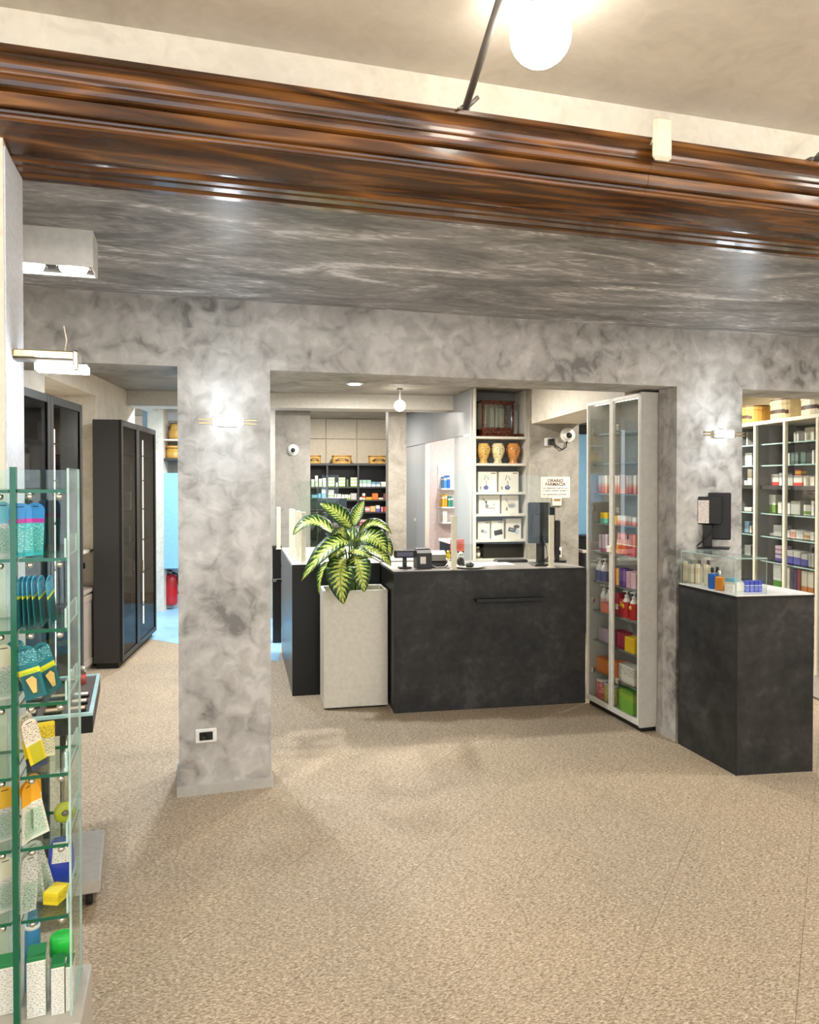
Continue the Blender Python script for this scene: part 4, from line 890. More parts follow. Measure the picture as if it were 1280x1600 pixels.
B3 = [
 (RZ[0], [(1240, 1243, 675, gy, 'thin grey glass vial box on the top shelf of the side room cabinet'), (1244, 1248, 674, gy, 'second thin grey vial box on the top shelf of the side room cabinet')]),
 (RZ[0], [(1257, 1272, 668, pm((232, 226, 206), lines=(.2, .8, (170, 150, 110))), 'wide cream box on the top shelf of the side room cabinet')]),
 (RZ[1], [(1229, 1234, 708, gy, 'slim grey box on the second shelf of the side room cabinet'), (1236, 1241, 707, pm((70, 92, 84), lines=(.3, .8, (170, 190, 180))), 'dark green box on the second shelf of the side room cabinet'), (1242, 1247, 707, pm((64, 88, 80), lines=(.3, .8, (170, 190, 180))), 'another dark green box, next to the thin one'), (1251, 1259, 706, pm((58, 84, 78), lines=(.2, .9, (140, 170, 160))), 'wide dark green box on the second shelf of the side room cabinet'), (1260, 1267, 706, pm((60, 80, 76), lines=(.2, .9, (140, 170, 160))), 'dark green box by the slim white carton'), (1268.5, 1272, 703, ww, 'slim white carton at the shelf end of the side room cabinet')]),
 (RZ[2], [(1229, 1239, 742, gy, 'pale jar pack on the third shelf of the side room cabinet'), (1240, 1254, 743, wr, 'white and red pack on the third shelf of the side room cabinet'), (1256, 1264, 743, ww2, 'cream pack with orange print on the third shelf'), (1265, 1273, 744, ww2, 'cream pack with orange print at the shelf end')]),
 (RZ[3], [(1230, 1235, 786, ww, 'slim white carton on the fourth shelf of the side room cabinet'), (1236, 1251, 783, gy, 'stack-like grey lined carton on the fourth shelf'), (1256, 1267, 789, pm((236, 232, 220), (.1, .4, (130, 170, 60))), 'white carton with green leaves on the fourth shelf'), (1268, 1272.5, 783, ww, 'upright white carton at the fourth shelf end')]),
 (RZ[4], [(1229, 1235, 829, ww, 'white carton by the red arch box'), (1235.5, 1244, 828, pm((236, 224, 206), (.1, .75, (226, 170, 150)), lines=(.2, .7, (196, 60, 60))), 'cream carton with a red arch on the fifth shelf'), (1244.5, 1256, 830, ww, 'wide white carton on the fifth shelf of the side room cabinet'), (1257, 1266, 832, pm((238, 226, 200), (.3, .6, (226, 160, 60))), 'cream carton with an orange flower on the fifth shelf'), (1266.5, 1273, 832, ww, 'white carton at the fifth shelf end')]),
 (RZ[5], [(1229, 1240, 860, pu, 'white and violet carton on the sixth shelf'), (1240.5, 1252, 862, pu, 'second white and violet carton on the sixth shelf'), (1252.5, 1263, 866, pu, 'third white and violet carton beside the grey ones'), (1264, 1268, 865, gy, 'slim grey carton on the sixth shelf'), (1268.5, 1273, 865, gy, 'slim grey carton at the sixth shelf end')]),
 (.73, [(1229, 1235, 887, ww, 'white bag-like carton on the seventh shelf'), (1241, 1246, 890, pm((72, 50, 110)), 'deep violet carton on the seventh shelf'), (1247, 1252, 890, pm((150, 60, 60)), 'brick red carton on the seventh shelf'), (1253.5, 1262.5, 893, pm((236, 226, 206), (0, .3, (226, 140, 60))), 'cream carton with orange foot on the seventh shelf'), (1263.5, 1272.5, 894, pm((236, 226, 206), (0, .3, (222, 130, 56))), 'cream carton with orange foot at the shelf end')]),
]
for z, sp_ in B3: pack_row(RC, z, yr, sp_, .09, name='medicine_carton', cap=.21)
card_box('red_carton', .075, .05, .045, pm((206, 40, 36), (.3, .8, (236, 190, 40))), RC.w(RC.px_x(1247, yr + .02), yr + .02, RZ[2] + .0795), RC.a, 'small red and yellow carton lying on the white and red pack')
B2 = [
 (RZ[2], [(1205, 1217, 741, wr, 'white carton with red foot on the thick grey shelf'), (1217.5, 1222, 739, ww, 'white carton at the end of the thick grey shelf')]),
 (RZ[3], [(1198, 1212.5, 773, wg, 'white and green wedge carton in the middle bay'), (1216, 1222, 784, ww2, 'cream carton beside the green wedge carton')]),
 (RZ[4], [(1203, 1208.5, 837, ww, 'low white carton in the middle bay'), (1209, 1222, 821, gy, 'tall grey carton in the middle bay')]),
 (RZ[5], [(1212, 1222, 853, pm((220, 200, 214), (.0, .2, (90, 80, 150)), (.4, .5, (110, 90, 150)), (.7, .8, (180, 110, 130))), 'stack of violet striped packs in the middle bay')]),
 (.73, [(1209, 1222, 883, pm((236, 234, 226), (0, .28, (96, 160, 60)), lines=(.4, .9, (120, 130, 140))), 'white carton with green foot in the middle bay')]),
]
for z, sp_ in B2: pack_row(RC, z, yr, sp_, .09, name='medicine_carton', cap=.21)
B1 = [(RZ[0], [(1166, 1168, 675, ww, 'narrow white carton behind the pillar edge on the top shelf')]), (RZ[1], [(1164, 1175, 708, ww, 'white carton on the second shelf beside the pillar')]), (RZ[2], [(1163, 1167.5, 751, ww, 'low white carton on the third shelf beside the pillar'), (1168, 1175, 733, ww2, 'cream carton on the third shelf beside the pillar')]),
      (RZ[3], [(1163, 1175, 793, ww, 'long white carton on the fourth shelf beside the pillar')]), (RZ[4], [(1164, 1171, 815, pm((150, 176, 200), lines=(.2, .9, (60, 90, 130))), 'blue patterned pack beside the pillar'), (1172, 1175, 822, ww2, 'cream carton beside the blue patterned pack')]), (RZ[5], [(1164, 1174, 852, gy, 'grey carton low beside the pillar')])]
for z, sp_ in B1: pack_row(RC, z, yr, sp_, .09, name='medicine_carton', cap=.2)
# oval chip-wood boxes on top of the cabinet
def oval_box(fr, x, y, z, rx, ry, h, label, rot=0, shade=M['ochre']):
    t = thing('oval_wooden_box', label, 'box', fr.w(x, y, z), fr.a + rot); n = 28
    el = lambda k, s: (rx * s * math.cos(2 * math.pi * k / n), ry * s * math.sin(2 * math.pi * k / n))
    part('body', t, ('prism', [el(k, 1) for k in range(n)], 0, h * .74, shade)); part('lid', t, ('prism', [el(k, 1.03) for k in range(n)], h * .742, h, shade)); part('lid_rim', t, ('prism', [el(k, 1.045) for k in range(n)], h * .93, h * .985, M['dkbrown']))
    b = MB()                                           # painted ribbon bent round the front
    for s0, s1, z0, z1 in ((-.62, .62, .30, .48), (-.80, -.62, .26, .44), (.62, .80, .26, .44)):
        for k in range(8):
            a0_, a1_ = -math.pi / 2 + s0 + (s1 - s0) * k / 8, -math.pi / 2 + s0 + (s1 - s0) * (k + 1) / 8
            f_ = 1.006; b.add([(rx * f_ * math.cos(a), ry * f_ * math.sin(a), zz * h) for zz in (z0, z1) for a in (a0_, a1_)], [(0, 1, 3, 2)], M['dkbrown'])
    b.build('painted_ribbon', t)
for px, h_, lb, sh in ((1176, .155, 'ochre oval wooden box on the side room cabinet next to the pillar', M['ochre']), (1232, .165, 'pale oval wooden box with brown ribbon in the middle on the side room cabinet', plain('pale_tin', (206, 186, 140), .45, noise=.15, scale=14)), (1283, .16, 'ivory oval wooden box at the near end on the side room cabinet', plain('ivory_tin', (222, 212, 184), .45, noise=.12, scale=14))):
    oval_box(RC, RC.px_x(px, .16), .17, 2.0825, .172, .13, h_, lb, 0, sh)

# ================================================================== DISPLAY SHELVES OF THE PARTITION
sh = thing('display_shelving', 'narrow white open shelving on the front of the grey partition', 'shelving', U.o, U.a)
xa, xb = .0, U.px_x(826)
for x0, x1 in ((xa, xa + .022), (xb - .022, xb)): part('side', sh, ('bbox', x0, x1, -.02, .345, 0, ZR - .003, M['paint_w'], .002))
part('back', sh, ('box', xa + .0225, xb - .0225, .33, .345, 0, ZR - .003, M['paint_g']))
UZ = []
for r_ in (682, 724, 769, 803, 843):
    z = U.pix(783, r_, -.02)[1]; UZ.append(z); part('shelf', sh, ('bbox', xa + .0225, xb - .0225, -.02, .329, z - .024, z, M['paint_w'], .002))
# balance in its glazed mahogany case
x0, x1 = U.px_x(752, .06), U.px_x(806, .06); z1 = U.pix(780, 626, .06)[1]; bw = (x1 - x0) / 2; bh = z1 - UZ[0]
bt = thing('balance_case', 'antique pharmacy balance in a glazed mahogany case on the top shelf', 'balance', U.w((x0 + x1) / 2, .06, UZ[0] + .0006), U.a + R(6)); bd_ = .2
part('base', bt, ('bbox', -bw, bw, 0, bd_, 0, .022, M['balance_wood'], .004), ('bbox', -bw * .94, bw * .94, .008, bd_, .022, .075, M['balance_wood'], .003)); part('drawer', bt, ('bbox', -bw * .8, bw * .8, .002, .0078, .030, .068, M['balance_wood'], .002)); part('drawer_knob', bt, ('lathe', [(.004, 0), (.008, -.008), (.004, -.012)], M['brass'], (0, .0015, .048), 12, 'y')); part('cornice', bt, ('bbox', -bw, bw, -.004, bd_, bh - .022, bh, M['balance_wood'], .005))
for s in (-1, 1):
    for y0 in (.008, bd_ - .03): part('post', bt, ('bbox', *sorted((s * bw * .94, s * (bw * .94 - .022))), y0, y0 + .022, .0753, bh - .0223, M['balance_wood'], .002))
part('sash_rail', bt, ('bbox', -bw * .94 + .0225, bw * .94 - .0225, .008, .03, .0755, .095, M['balance_wood'], .002), ('bbox', -bw * .94 + .0225, bw * .94 - .0225, .008, .03, bh - .042, bh - .0225, M['balance_wood'], .002)); part('pane', bt, ('box', -bw * .94 + .0225, bw * .94 - .0225, .018, .021, .0955, bh - .0425, M['glass']))
part('back_board', bt, ('box', -bw * .94 + .0225, bw * .94 - .0225, bd_ - .012, bd_ - .008, .0755, bh - .0225, plain('aged_mirror', (176, 180, 164), .3)))
bal = MB(); bz = .0755
bal.lathe([(.02, bz), (.018, bz + .008), (.005, bz + .012), (.005, bh - .06)], M['brass'], (0, .09, 0), 12); bal.tube([(-bw * .6, .09, bh - .065), (0, .09, bh - .055), (bw * .6, .09, bh - .065)], .003, M['brass'], 6)
for s in (-1, 1):
    for e_ in (-.02, .02): bal.tube([(s * bw * .6, .09, bh - .065), (s * bw * .6 + e_, .09, bz + .05)], .001, M['brass'], 5)
    bal.lathe([(.004, bz + .042), (.022, bz + .045), (.026, bz + .052)], M['brass'], (s * bw * .6, .09, 0), 14)
bal.build('balance', bt); x0 = xb - .022
tag(part('wooden_block', None, ('bbox', xb - .10, xb - .03, .05, .20, UZ[0] + .0003, UZ[0] + .035, M['balance_wood'], .004), loc=U.o, rot=U.a), 'small brown wooden weight box beside the balance case', 'box')
# three ceramic pharmacy jars
for k, (px, c, lb) in enumerate(((755.5, (218, 178, 100), 'honey coloured ceramic pharmacy jar with a painted face, left in its row of three'), (778, (230, 218, 170), 'ivory ceramic pharmacy jar with a painted face between the two darker ones'), (802, (206, 140, 74), 'amber ceramic pharmacy jar with a painted face next to the shelf side'))):
    t = thing('pharmacy_jar', lb.replace(', left in its row of three', ' beside the ivory one'), 'jar', U.w(U.px_x(px, .09), .09, UZ[1] + .0003), U.a, None)
    zt_ = U.pix(px, 693, .09)[1] - UZ[1]; jr = .82; cm = mottled('jar_glaze_%d' % k, [tuple(int(v * .8) for v in c), c, tuple(min(255, int(v * 1.1)) for v in c)], 16, rough=(.15, .3), bump=.05)
    part('body', t, ('lathe', [(r_ * jr * zt_, h_ * zt_) for r_, h_ in ((.26, 0), (.27, .05), (.20, .14), (.27, .28), (.40, .52), (.44, .70), (.38, .88), (.30, .95), (.32, 1), (.26, 1), (.22, .93))], cm, (0, 0, 0), 24))
    dk = M['dkbrown']; R_ = zt_ * .44 * jr
    for s in (-1, 1):
        part('painted_eye', t, ('sphere', (s * R_ * .33, -R_ * .90, zt_ * .72), .007, dk, 10, (1.4, .5, .7))); part('painted_curls', t, *[('sphere', (s * R_ * .93, -R_ * .3 - .004 * (i % 2), zt_ * (.40 + .10 * i)), .007, dk, 8) for i in range(5)])
    part('painted_mouth', t, ('sphere', (0, -R_ * .90, zt_ * .48), .006, dk, 10, (1.5, .5, .6))); part('painted_nose', t, ('sphere', (0, -R_ * .96, zt_ * .60), .005, dk, 8, (.6, .5, 1.3)))
# white appliance cartons with printed pictures
def pict_box(z, pl, pr, ptop, label, pics, yl=.05, tilt=0):
    x0, x1 = U.px_x(pl, yl), U.px_x(pr, yl); h = min(U.pix((pl + pr) / 2, ptop, yl)[1] - z, .2); w_ = x1 - x0
    t = thing('appliance_carton', label, 'box', U.w((x0 + x1) / 2, yl, z + .0003), U.a)
    part('carton', t, ('bbox', -w_ / 2 * .97, w_ / 2 * .97, 0, .12, 0, h, pm((238, 230, 214)), .0015))
    b = MB()
    for q in pics:
        cx, cz, rx, rz, m_ = q[:5]; n = 16
        pts = [(cx * w_ + rx * w_ * math.cos(2 * math.pi * i / n), cz * h + rz * h * math.sin(2 * math.pi * i / n)) for i in range(n)] if len(q) < 6 else [(cx * w_ - rx * w_, cz * h - rz * h), (cx * w_ + rx * w_, cz * h - rz * h), (cx * w_ + rx * w_, cz * h + rz * h), (cx * w_ - rx * w_, cz * h + rz * h)]
        if len(q) > 6: pts = [((x - cx * w_) * math.cos(q[6]) - (z_ - cz * h) * math.sin(q[6]) + cx * w_, (x - cx * w_) * math.sin(q[6]) + (z_ - cz * h) * math.cos(q[6]) + cz * h) for x, z_ in pts]
        b.prismy(pts, -.0012, -.0002, m_)
    if pics: b.build('printed_picture', t)
    return t
bluep = plain('print_blue', (60, 84, 150), .5); greyp = plain('print_grey', (130, 126, 118), .5); paleb = plain('print_pale', (196, 210, 222), .5); blk = M['black']
neb = [(-.08, .26, .16, .03, paleb), (-.08, .22, .13, .11, bluep), (-.08, .22, .06, .05, paleb), (-.06, .45, .015, .12, greyp, 1, .2), (-.14, .72, .015, .13, greyp, 1, -.3), (.02, .68, .015, .1, greyp, 1, .5), (-.36, .2, .03, .08, greyp, 1), (.3, .93, .12, .015, blk, 1)]
pict_box(UZ[2], 747, 777, 731, 'tall white nebuliser carton with a blue dome picture, on the side away from the wall', neb); pict_box(UZ[2], 780, 811, 731, 'tall white nebuliser carton with a blue dome picture, on the wall side', neb)
pict_box(UZ[3], 748, 782, 774, 'wide white carton with a mask and hose picture', [(-.15, .62, .04, .09, blk), (-.12, .42, .08, .10, greyp), (.05, .3, .2, .02, greyp, 1), (.2, .5, .03, .05, greyp), (-.25, .75, .02, .12, greyp, 1, .5)]); pict_box(UZ[3], 784, 811, 774, 'smaller white carton with a pale machine picture', [(.08, .48, .22, .18, plain('print_sand', (214, 202, 178), .5)), (.08, .42, .2, .12, paleb), (-.2, .7, .02, .14, greyp, 1, .5), (-.2, .25, .05, .1, greyp)])
pict_box(UZ[4], 747, 766, 815, 'white carton with a small inhaler picture', [(-.12, .46, .14, .09, greyp), (.12, .40, .16, .12, paleb), (.16, .40, .08, .07, greyp), (.25, .93, .16, .02, blk, 1)]); pict_box(UZ[4], 768, 788, 814, 'white carton with a black device picture', [(.04, .36, .32, .14, blk, 1, .2), (.22, .93, .18, .02, blk, 1)]); pict_box(UZ[4], 791, 815, 807, 'taller white carton with a monitor and cuff picture', [(.18, .60, .2, .09, plain('print_brown', (80, 66, 58), .5)), (-.1, .44, .24, .10, blk, 1, -.2), (-.1, .44, .17, .06, paleb, 1, -.2), (.2, .34, .14, .12, paleb)])
tag(part('black_box', None, ('bbox', xa + .12, xb - .04, .05, .30, UZ[4] - .19, UZ[4] - .04, M['blackm'], .004), loc=U.o, rot=U.a), 'black monitor box under the lowest white shelf', 'box').location.z -= .0
part('shelf', sh, ('bbox', xa + .0225, xb - .0225, -.02, .329, UZ[4] - .215, UZ[4] - .1903, M['paint_w'], .002))
t = thing('glass_vial', 'small glass vial with a pale label beside the black box', 'bottle', U.w(xa + .07, .08, UZ[4] - .19), U.a); part('vial', t, ('lathe', [(.022, .0), (.024, .01), (.024, .07), (.012, .085), (.012, .10)], plain('smoky_vial', (110, 104, 92), .2), (0, 0, 0), 14)); part('label', t, ('lathe', [(.0245, .02), (.0245, .055)], M['paper'], (0, 0, 0), 14)); part('cap', t, ('lathe', [(.014, .1003), (.014, .115)], M['white'], (0, 0, 0), 12))

# things in the pale room behind the partition gap
NE = Frame(*US.w(nx0 - .28, 0, 0).xy, -4.3)
nsh = thing('niche_shelves', 'small white shelves with folders in the pale room behind the partition', 'shelving', NE.o, NE.a)
nz = [NE.pix(700, r_, 0)[1] for r_ in (763, 792, 816)]; ny0 = NE.px_x(690.5)
for z in nz: part('shelf', nsh, ('bbox', ny0, .89, 0, .20, z - .02, z, M['white'], .002))
part('back', nsh, ('box', ny0, .89, .2003, .212, nz[2] - .02, nz[0] + .3, M['white']))
for k, (a, b_, tp, z, c, lb) in enumerate(((694, 698.5, 745, nz[0], (70, 150, 220), 'blue folder on the upper niche shelf'), (699, 703, 743, nz[0], (40, 110, 200), 'dark blue folder on the upper niche shelf'), (703.5, 708, 746, nz[0], (220, 220, 226), 'white folder on the upper niche shelf'), (691.5, 695, 774, nz[1], (240, 180, 30), 'amber folder on the lower niche shelf'), (695.5, 699, 773, nz[1], (236, 166, 40), 'orange folder on the lower niche shelf'), (700.5, 704, 777, nz[1], (60, 160, 110), 'green folder on the lower niche shelf'), (704.5, 708, 776, nz[1], (50, 140, 150), 'teal folder on the lower niche shelf'), (692, 699, 799, nz[2], (226, 222, 216), 'pale speckled file box on the lowest niche shelf'))):
    pack_row(NE, z, .015, [(a, b_, tp, pm(c, (.7, .85, (236, 236, 236))), lb)], .16, None, 'folder', 'folder')
ND = Frame(*US.w(nx1 - .5, 0, 0).xy, -4.3); zd = ND.pix(680, 846)[1]
dsk = thing('desk', 'navy fronted desk with a pale top in the pale room', 'desk', ND.o, ND.a)
part('top', dsk, ('bbox', .07, .87, 0, .45, zd - .03, zd, M['pink'], .003)); part('front', dsk, ('bbox', .08, .86, .01, .03, 0.02, zd - .0305, M['navy'], .002)); part('side', dsk, ('bbox', .08, .10, .0305, .44, 0, zd - .0305, M['navy'], .002)); part('side', dsk, ('bbox', .84, .86, .0305, .44, 0, zd - .0305, M['navy'], .002)); part('tag', dsk, ('box', .16, .20, .008, .0095, zd - .12, zd - .08, M['white']))
q = US.w((nx0 + nx1) / 2 - .1, .45, zt)  # unseen downlight, added to brighten the pale room
t = thing('ceiling_downlight', 'added fill downlight in the pale room behind the partition', 'ceiling light', q)
part('trim_ring', t, ('lathe', [(.06, -.008), (.082, -.008), (.085, 0), (.06, 0)], M['white'], (0, 0, 0), 24)); part('diffuser', t, ('lathe', [(.059, -.001), (.055, -.012), (.03, -.016)], M['spot'], (0, 0, 0), 24)); lamp(t, 'AREA', (0, 0, -.03), 16, (1.0, .93, .90), .12)

# ================================================================== DARK SHELVES AT THE BACK
bs = thing('medicine_shelving', 'dark open shelving packed with medicine against the back wall', 'shelving', BK.o, BK.a)
ztop = 1.834; BZ = [BK.pix(545, r_)[1] for r_ in (760.5, 781, 800, 821)]
X = [-.05, BK.px_x(511.5), BK.px_x(560), BKW]
part('back', bs, ('box', X[0], X[3], .33, .345, 0, ztop, M['blackm'])); part('top', bs, ('bbox', X[0], X[3], 0, .329, ztop - .03, ztop, M['dark'], .002))
for x in X: part('upright', bs, ('bbox', x - .012, x + .012, 0, .329, 0, ztop - .0305, M['dark'], .002))
for i in range(3):
    for z in BZ + [.6, .35, .1]: part('shelf', bs, ('bbox', X[i] + .0125, X[i + 1] - .0125, 0, .329, z - .022, z, M['dark'], .002))
def rows(z, yl, lst, lab, grp, nm='medicine_box', dep=.12): return pack_row(BK, z, yl, [(a, b_, tp, m_, lab if isinstance(lab, str) else lab[k] % 'dark shelf') for k, (a, b_, tp, m_) in enumerate(lst)], dep, grp if isinstance(lab, str) else None, name=nm, cap=.155)
wv = pm((236, 238, 222), (0, .5, (214, 226, 190)), lines=(.3, .8, (120, 140, 100)))
gr_ = pm((236, 240, 214), (0, .35, (150, 190, 90)), lines=(.5, .8, (150, 170, 110)))
rows(BZ[0], .03, [(486.5, 491.5, 749, wv), (492.5, 497, 743, wv), (498.5, 503.5, 748, wv), (504.5, 509.5, 747, wv)], 'upright pale carton at the start of the top dark shelf', 'pale cartons on the dark shelves')
for a, b_ in ((513, 523), (529.5, 539.5), (548, 558)):
    x0, x1 = BK.px_x(a, .03), BK.px_x(b_, .03)
    for k in range(3): card_box('medicine_box', x1 - x0, .12, .043, gr_ if k < 2 else pm((196, 206, 176), (0, .35, (150, 170, 120))), BK.w((x0 + x1) / 2, .03, BZ[0] + .0005 + k * .0436), BK.a, 'flat green and white box stacked in threes on the top dark shelf', 'box', 'green box stacks on the dark shelves')
rows(BZ[0], .03, [(525, 528, 754, wv), (541.5, 544.5, 749, pm((90, 116, 70)))], ['tiny pale carton between the green box stacks on the top %s', 'slim dark green carton between the green box stacks on the top %s'], None)
bg = pm((226, 234, 228), (.45, 1, (150, 186, 170)))
rows(BZ[0], .03, [(562, 566, 750, bg), (566.5, 573, 750, bg), (573.5, 580, 750, bg), (580.5, 587.5, 753, pm((214, 228, 232), (.5, 1, (110, 150, 170)))), (588, 594.5, 753, pm((214, 228, 232), (.5, 1, (110, 150, 170)))), (595.5, 604, 753, ww)], 'low white and sea green box on the top dark shelf by the pier', 'sea green boxes on the dark shelves')
tl = pm((70, 160, 180), lines=(.4, .9, (190, 226, 230))); bu = pm((96, 160, 214), lines=(.4, .9, (220, 236, 244)))
rows(BZ[1], .03, [(487, 496.5, 773, tl), (497.5, 501.5, 771, bu), (502.5, 509.5, 764, pm((120, 180, 200), (.6, 1, (210, 224, 226))))], ['wide turquoise box on the second %s', 'slim sky blue box on the second %s beside the turquoise one', 'tall pale blue box on the second %s'], None)
x0, x1 = BK.px_x(513, .03), BK.px_x(522, .03)
for k in range(3): card_box('medicine_box', x1 - x0, .12, .048, gr_ if k < 2 else gy, BK.w((x0 + x1) / 2, .03, BZ[1] + .0005 + k * .0486), BK.a, 'flat green box in the lone stack on the second dark shelf', 'box', 'green stack on the second dark shelf')
rows(BZ[1], .03, [(523, 526, 772, gr_), (527, 533, 772, gr_), (534, 538.5, 773, gr_), (539, 544, 773, gr_), (544.5, 547.5, 773, gr_)], 'small green carton in the low row on the second dark shelf', 'small green cartons'); rows(BZ[1], .03, [(548, 557.5, 771, gy)], 'grey lined carton at the end of the green row', None)
rows(BZ[1], .03, [(562, 566, 777, ww), (566.5, 571, 771, pm((236, 214, 206), (.3, .6, (206, 70, 60)))), (571.5, 581.5, 777, pm((244, 170, 50))), (582, 591, 771, pm((236, 120, 40))), (591.5, 599, 778, pm((238, 220, 196))), (599.5, 604, 771, pm((120, 60, 60)))], ['low white box before the orange ones on the second %s', 'white box with a red band on the second %s', 'wide amber box on the second %s', 'tall orange box on the second %s', 'low beige box beside the orange one on the second %s', 'maroon box by the pier on the second %s'], None)
rows(BZ[2], .03, [(539.5, 545, 795, pm((200, 226, 214), (.2, .7, (80, 170, 140)))), (549, 556, 796, ww), (565, 570, 793, pm((230, 120, 130))), (570.5, 578, 792, pm((226, 130, 130), (.3, .7, (246, 220, 214)))), (578.5, 587, 791, pm((226, 190, 120))), (587.5, 594, 790, pm((120, 110, 180), (.5, 1, (226, 226, 236)))), (595.5, 599, 792, pm((226, 150, 150))), (600.5, 604, 792, pm((214, 90, 60)))], ['mint green box on the third %s', 'plain white box on the third %s', 'pink box on the third %s behind the leaf', 'rose and white banded box on the third %s', 'sand coloured box on the third %s', 'violet topped white box on the third %s', 'slim pale pink box on the third %s', 'brick orange box by the pier on the third %s'], None)
rows(BZ[3], .03, [(a, a + 3.6, 812, pm((232, 200, 190), (.2, .6, (196, 90, 96)))) for a in (562, 566, 570, 574, 578)] + [(582, 585.5, 811, pm((150, 40, 70)))], 'slim pink and white carton on the fourth dark shelf', 'pink cartons on the dark shelves')
def sig_tin(px0, px1, label):
    x0, x1 = BK.px_x(px0, .05), BK.px_x(px1, .05); w_ = (x1 - x0) / 2; h = .118
    t = thing('oval_wooden_box', label, 'box', BK.w((x0 + x1) / 2, .17, ztop + .0005), BK.a); n = 24
    el = lambda k, s: (w_ * s * math.copysign(abs(math.cos(2 * math.pi * k / n)) ** .5, math.cos(2 * math.pi * k / n)), .12 * s * math.copysign(abs(math.sin(2 * math.pi * k / n)) ** .5, math.sin(2 * math.pi * k / n)))
    part('body', t, ('prism', [el(k, .97) for k in range(n)], 0, h * .84, M['ochre'])); part('lid', t, ('prism', [el(k, 1) for k in range(n)], h * .842, h, M['ochre'])); part('lid_rim', t, ('prism', [el(k, 1.012) for k in range(n)], h * .85, h * .92, M['dkbrown']))
    part('painted_ribbon', t, ('prismy', [(-w_ * .62, .024), (-w_ * .35, .040), (w_ * .35, .040), (w_ * .62, .024), (w_ * .7, .052), (w_ * .35, .072), (-w_ * .35, .072), (-w_ * .7, .052)], -.1206, -.1195, M['dkbrown']), ('box', -w_ * .3, w_ * .3, -.1215, -.1207, .048, .062, M['ochre']))
sig_tin(481, 502, 'ochre wooden box with a brown ribbon on the dark shelves, half behind the pier'); sig_tin(519, 550, 'ochre wooden box with a brown ribbon in the middle on the dark shelves'); sig_tin(577, 607, 'ochre wooden box with a brown ribbon on the dark shelves beside the narrow pier')
# black desk equipment in front of the dark shelves
q = DP(512, 795, 9.75); MF = Frame(q.x, q.y, -8)
t = thing('office_desk', 'black office desk with pigeonholes behind the plant', 'desk', (q.x, q.y, 0), R(-8))
zt_ = 1.02
part('top', t, ('bbox', -.42, .30, -.05, .45, .72, .75, M['blackm'], .003)); part('hutch', t, ('bbox', -.42, .30, .2, .45, .7503, 1.22, M['black'], .003)); 
for s in (-.42, .28): part('leg', t, ('bbox', s, s + .02, -.04, .44, 0, .7197, M['blackm'], .002))
for k in range(2): 
    o = part('drawer', t, ('bbox', -.38 + k * .32, -.10 + k * .32, .18, .1998, .84, 1.18, M['blackm'], .003)); part('dial', o, ('lathe', [(.04, .17), (.05, .1797), (.02, .1797)], M['steel'], (-.20 + k * .30, 0, 1.0), 18, 'y')); part('knob', o, ('sphere', (-.32 + k * .30, .172, 1.12), .010, M['chrome'], 10)); part('knob', o, ('sphere', (-.14 + k * .30, .172, 1.12), .010, M['chrome'], 10))
tag(part('teal_screen', None, ('bbox', -.40, .26, .22, .25, 1.2205, 1.37, plain('dark_teal', (34, 52, 60), .35), .004), loc=(q.x, q.y, 0), rot=R(-8)), 'dark teal wide screen on the black desk behind the plant', 'monitor')
q2 = DP(556, 860, 8.75); t = thing('office_chair', 'grey office chair back behind the plant', 'chair', (q2.x, q2.y, 0), R(-8))
fab = plain('grey_fabric', (84, 84, 88), .9)
part('seat', t, ('bbox', -.24, .24, -.05, .42, .44, .52, fab, .03)); part('backrest', t, ('bbox', -.24, .24, -.10, -.04, .56, 1.08, fab, .025)); part('spine', t, ('bbox', -.03, .03, -.115, -.1005, .46, .9, M['black'], .004)); part('column', t, ('lathe', [(.03, .08), (.03, .439)], M['steel'], (0, .18, 0), 14))
for k in range(5):
    a = 2 * math.pi * k / 5; part('foot', t, ('tube', [(0, .18, .09), (.28 * math.cos(a), .18 + .28 * math.sin(a), .065)], .018, M['black'], 8)); part('castor', t, ('sphere', (.28 * math.cos(a), .18 + .28 * math.sin(a), .028), .028, M['rubber'], 10))

# ================================================================== CAMERAS, SIGN, PASSAGE WALL
x, z = PR.pix(458, 703)
def dome(loc, rot, label, s=1.0):
    t = thing('dome_camera', label, 'camera', loc, rot)
    part('base', t, ('lathe', [(.062 * s, 0), (.062 * s, -.012 * s), (.050 * s, -.022 * s)], M['white'], (0, 0, 0), 22, 'y')); part('ball', t, ('sphere', (0, -.03 * s, 0), .044 * s, M['white'], 20)); part('lens', t, ('lathe', [(.022 * s, -.066 * s), (.024 * s, -.076 * s), (.010 * s, -.077 * s)], M['blackm'], (0, 0, -.006 * s), 18, 'y'))
    return t
dome(PR.w(x, -.001, z), PR.a, 'white dome camera with black lens on the grey pier'); JF = Frame(*PW_.w(-.14, 0, 0).xy, -10.1)
JF = Frame(PW_.w(0, 0, 0).x, PW_.w(0, 0, 0).y, -10.1)
x, z = JF.pix(887, 680)
t = dome(JF.w(x, -.001, z), JF.a - R(8), 'white turret camera with wires on the wall above the opening hours sign', 1.15)
part('cable', t, ('tube', [(-.01, -.02, -.06), (-.02, -.03, -.12), (-.06, -.03, -.14), (-.12, -.03, -.10), (-.145, -.03, -.04)], .007, M['black'], 8))
x, z = JF.pix(858, 691); t = thing('plug_adapter', 'black plug in a white socket beside the turret camera', 'socket', JF.w(x, -.001, z), JF.a)
part('plate', t, ('bbox', -.045, .03, -.010, 0, -.035, .04, M['white'], .004)); part('plug', t, ('bbox', -.018, .045, -.05, -.0103, -.03, .03, M['black'], .006))
x0, z1 = JF.pix(845, 745); x1, z0 = JF.pix(890.5, 778)
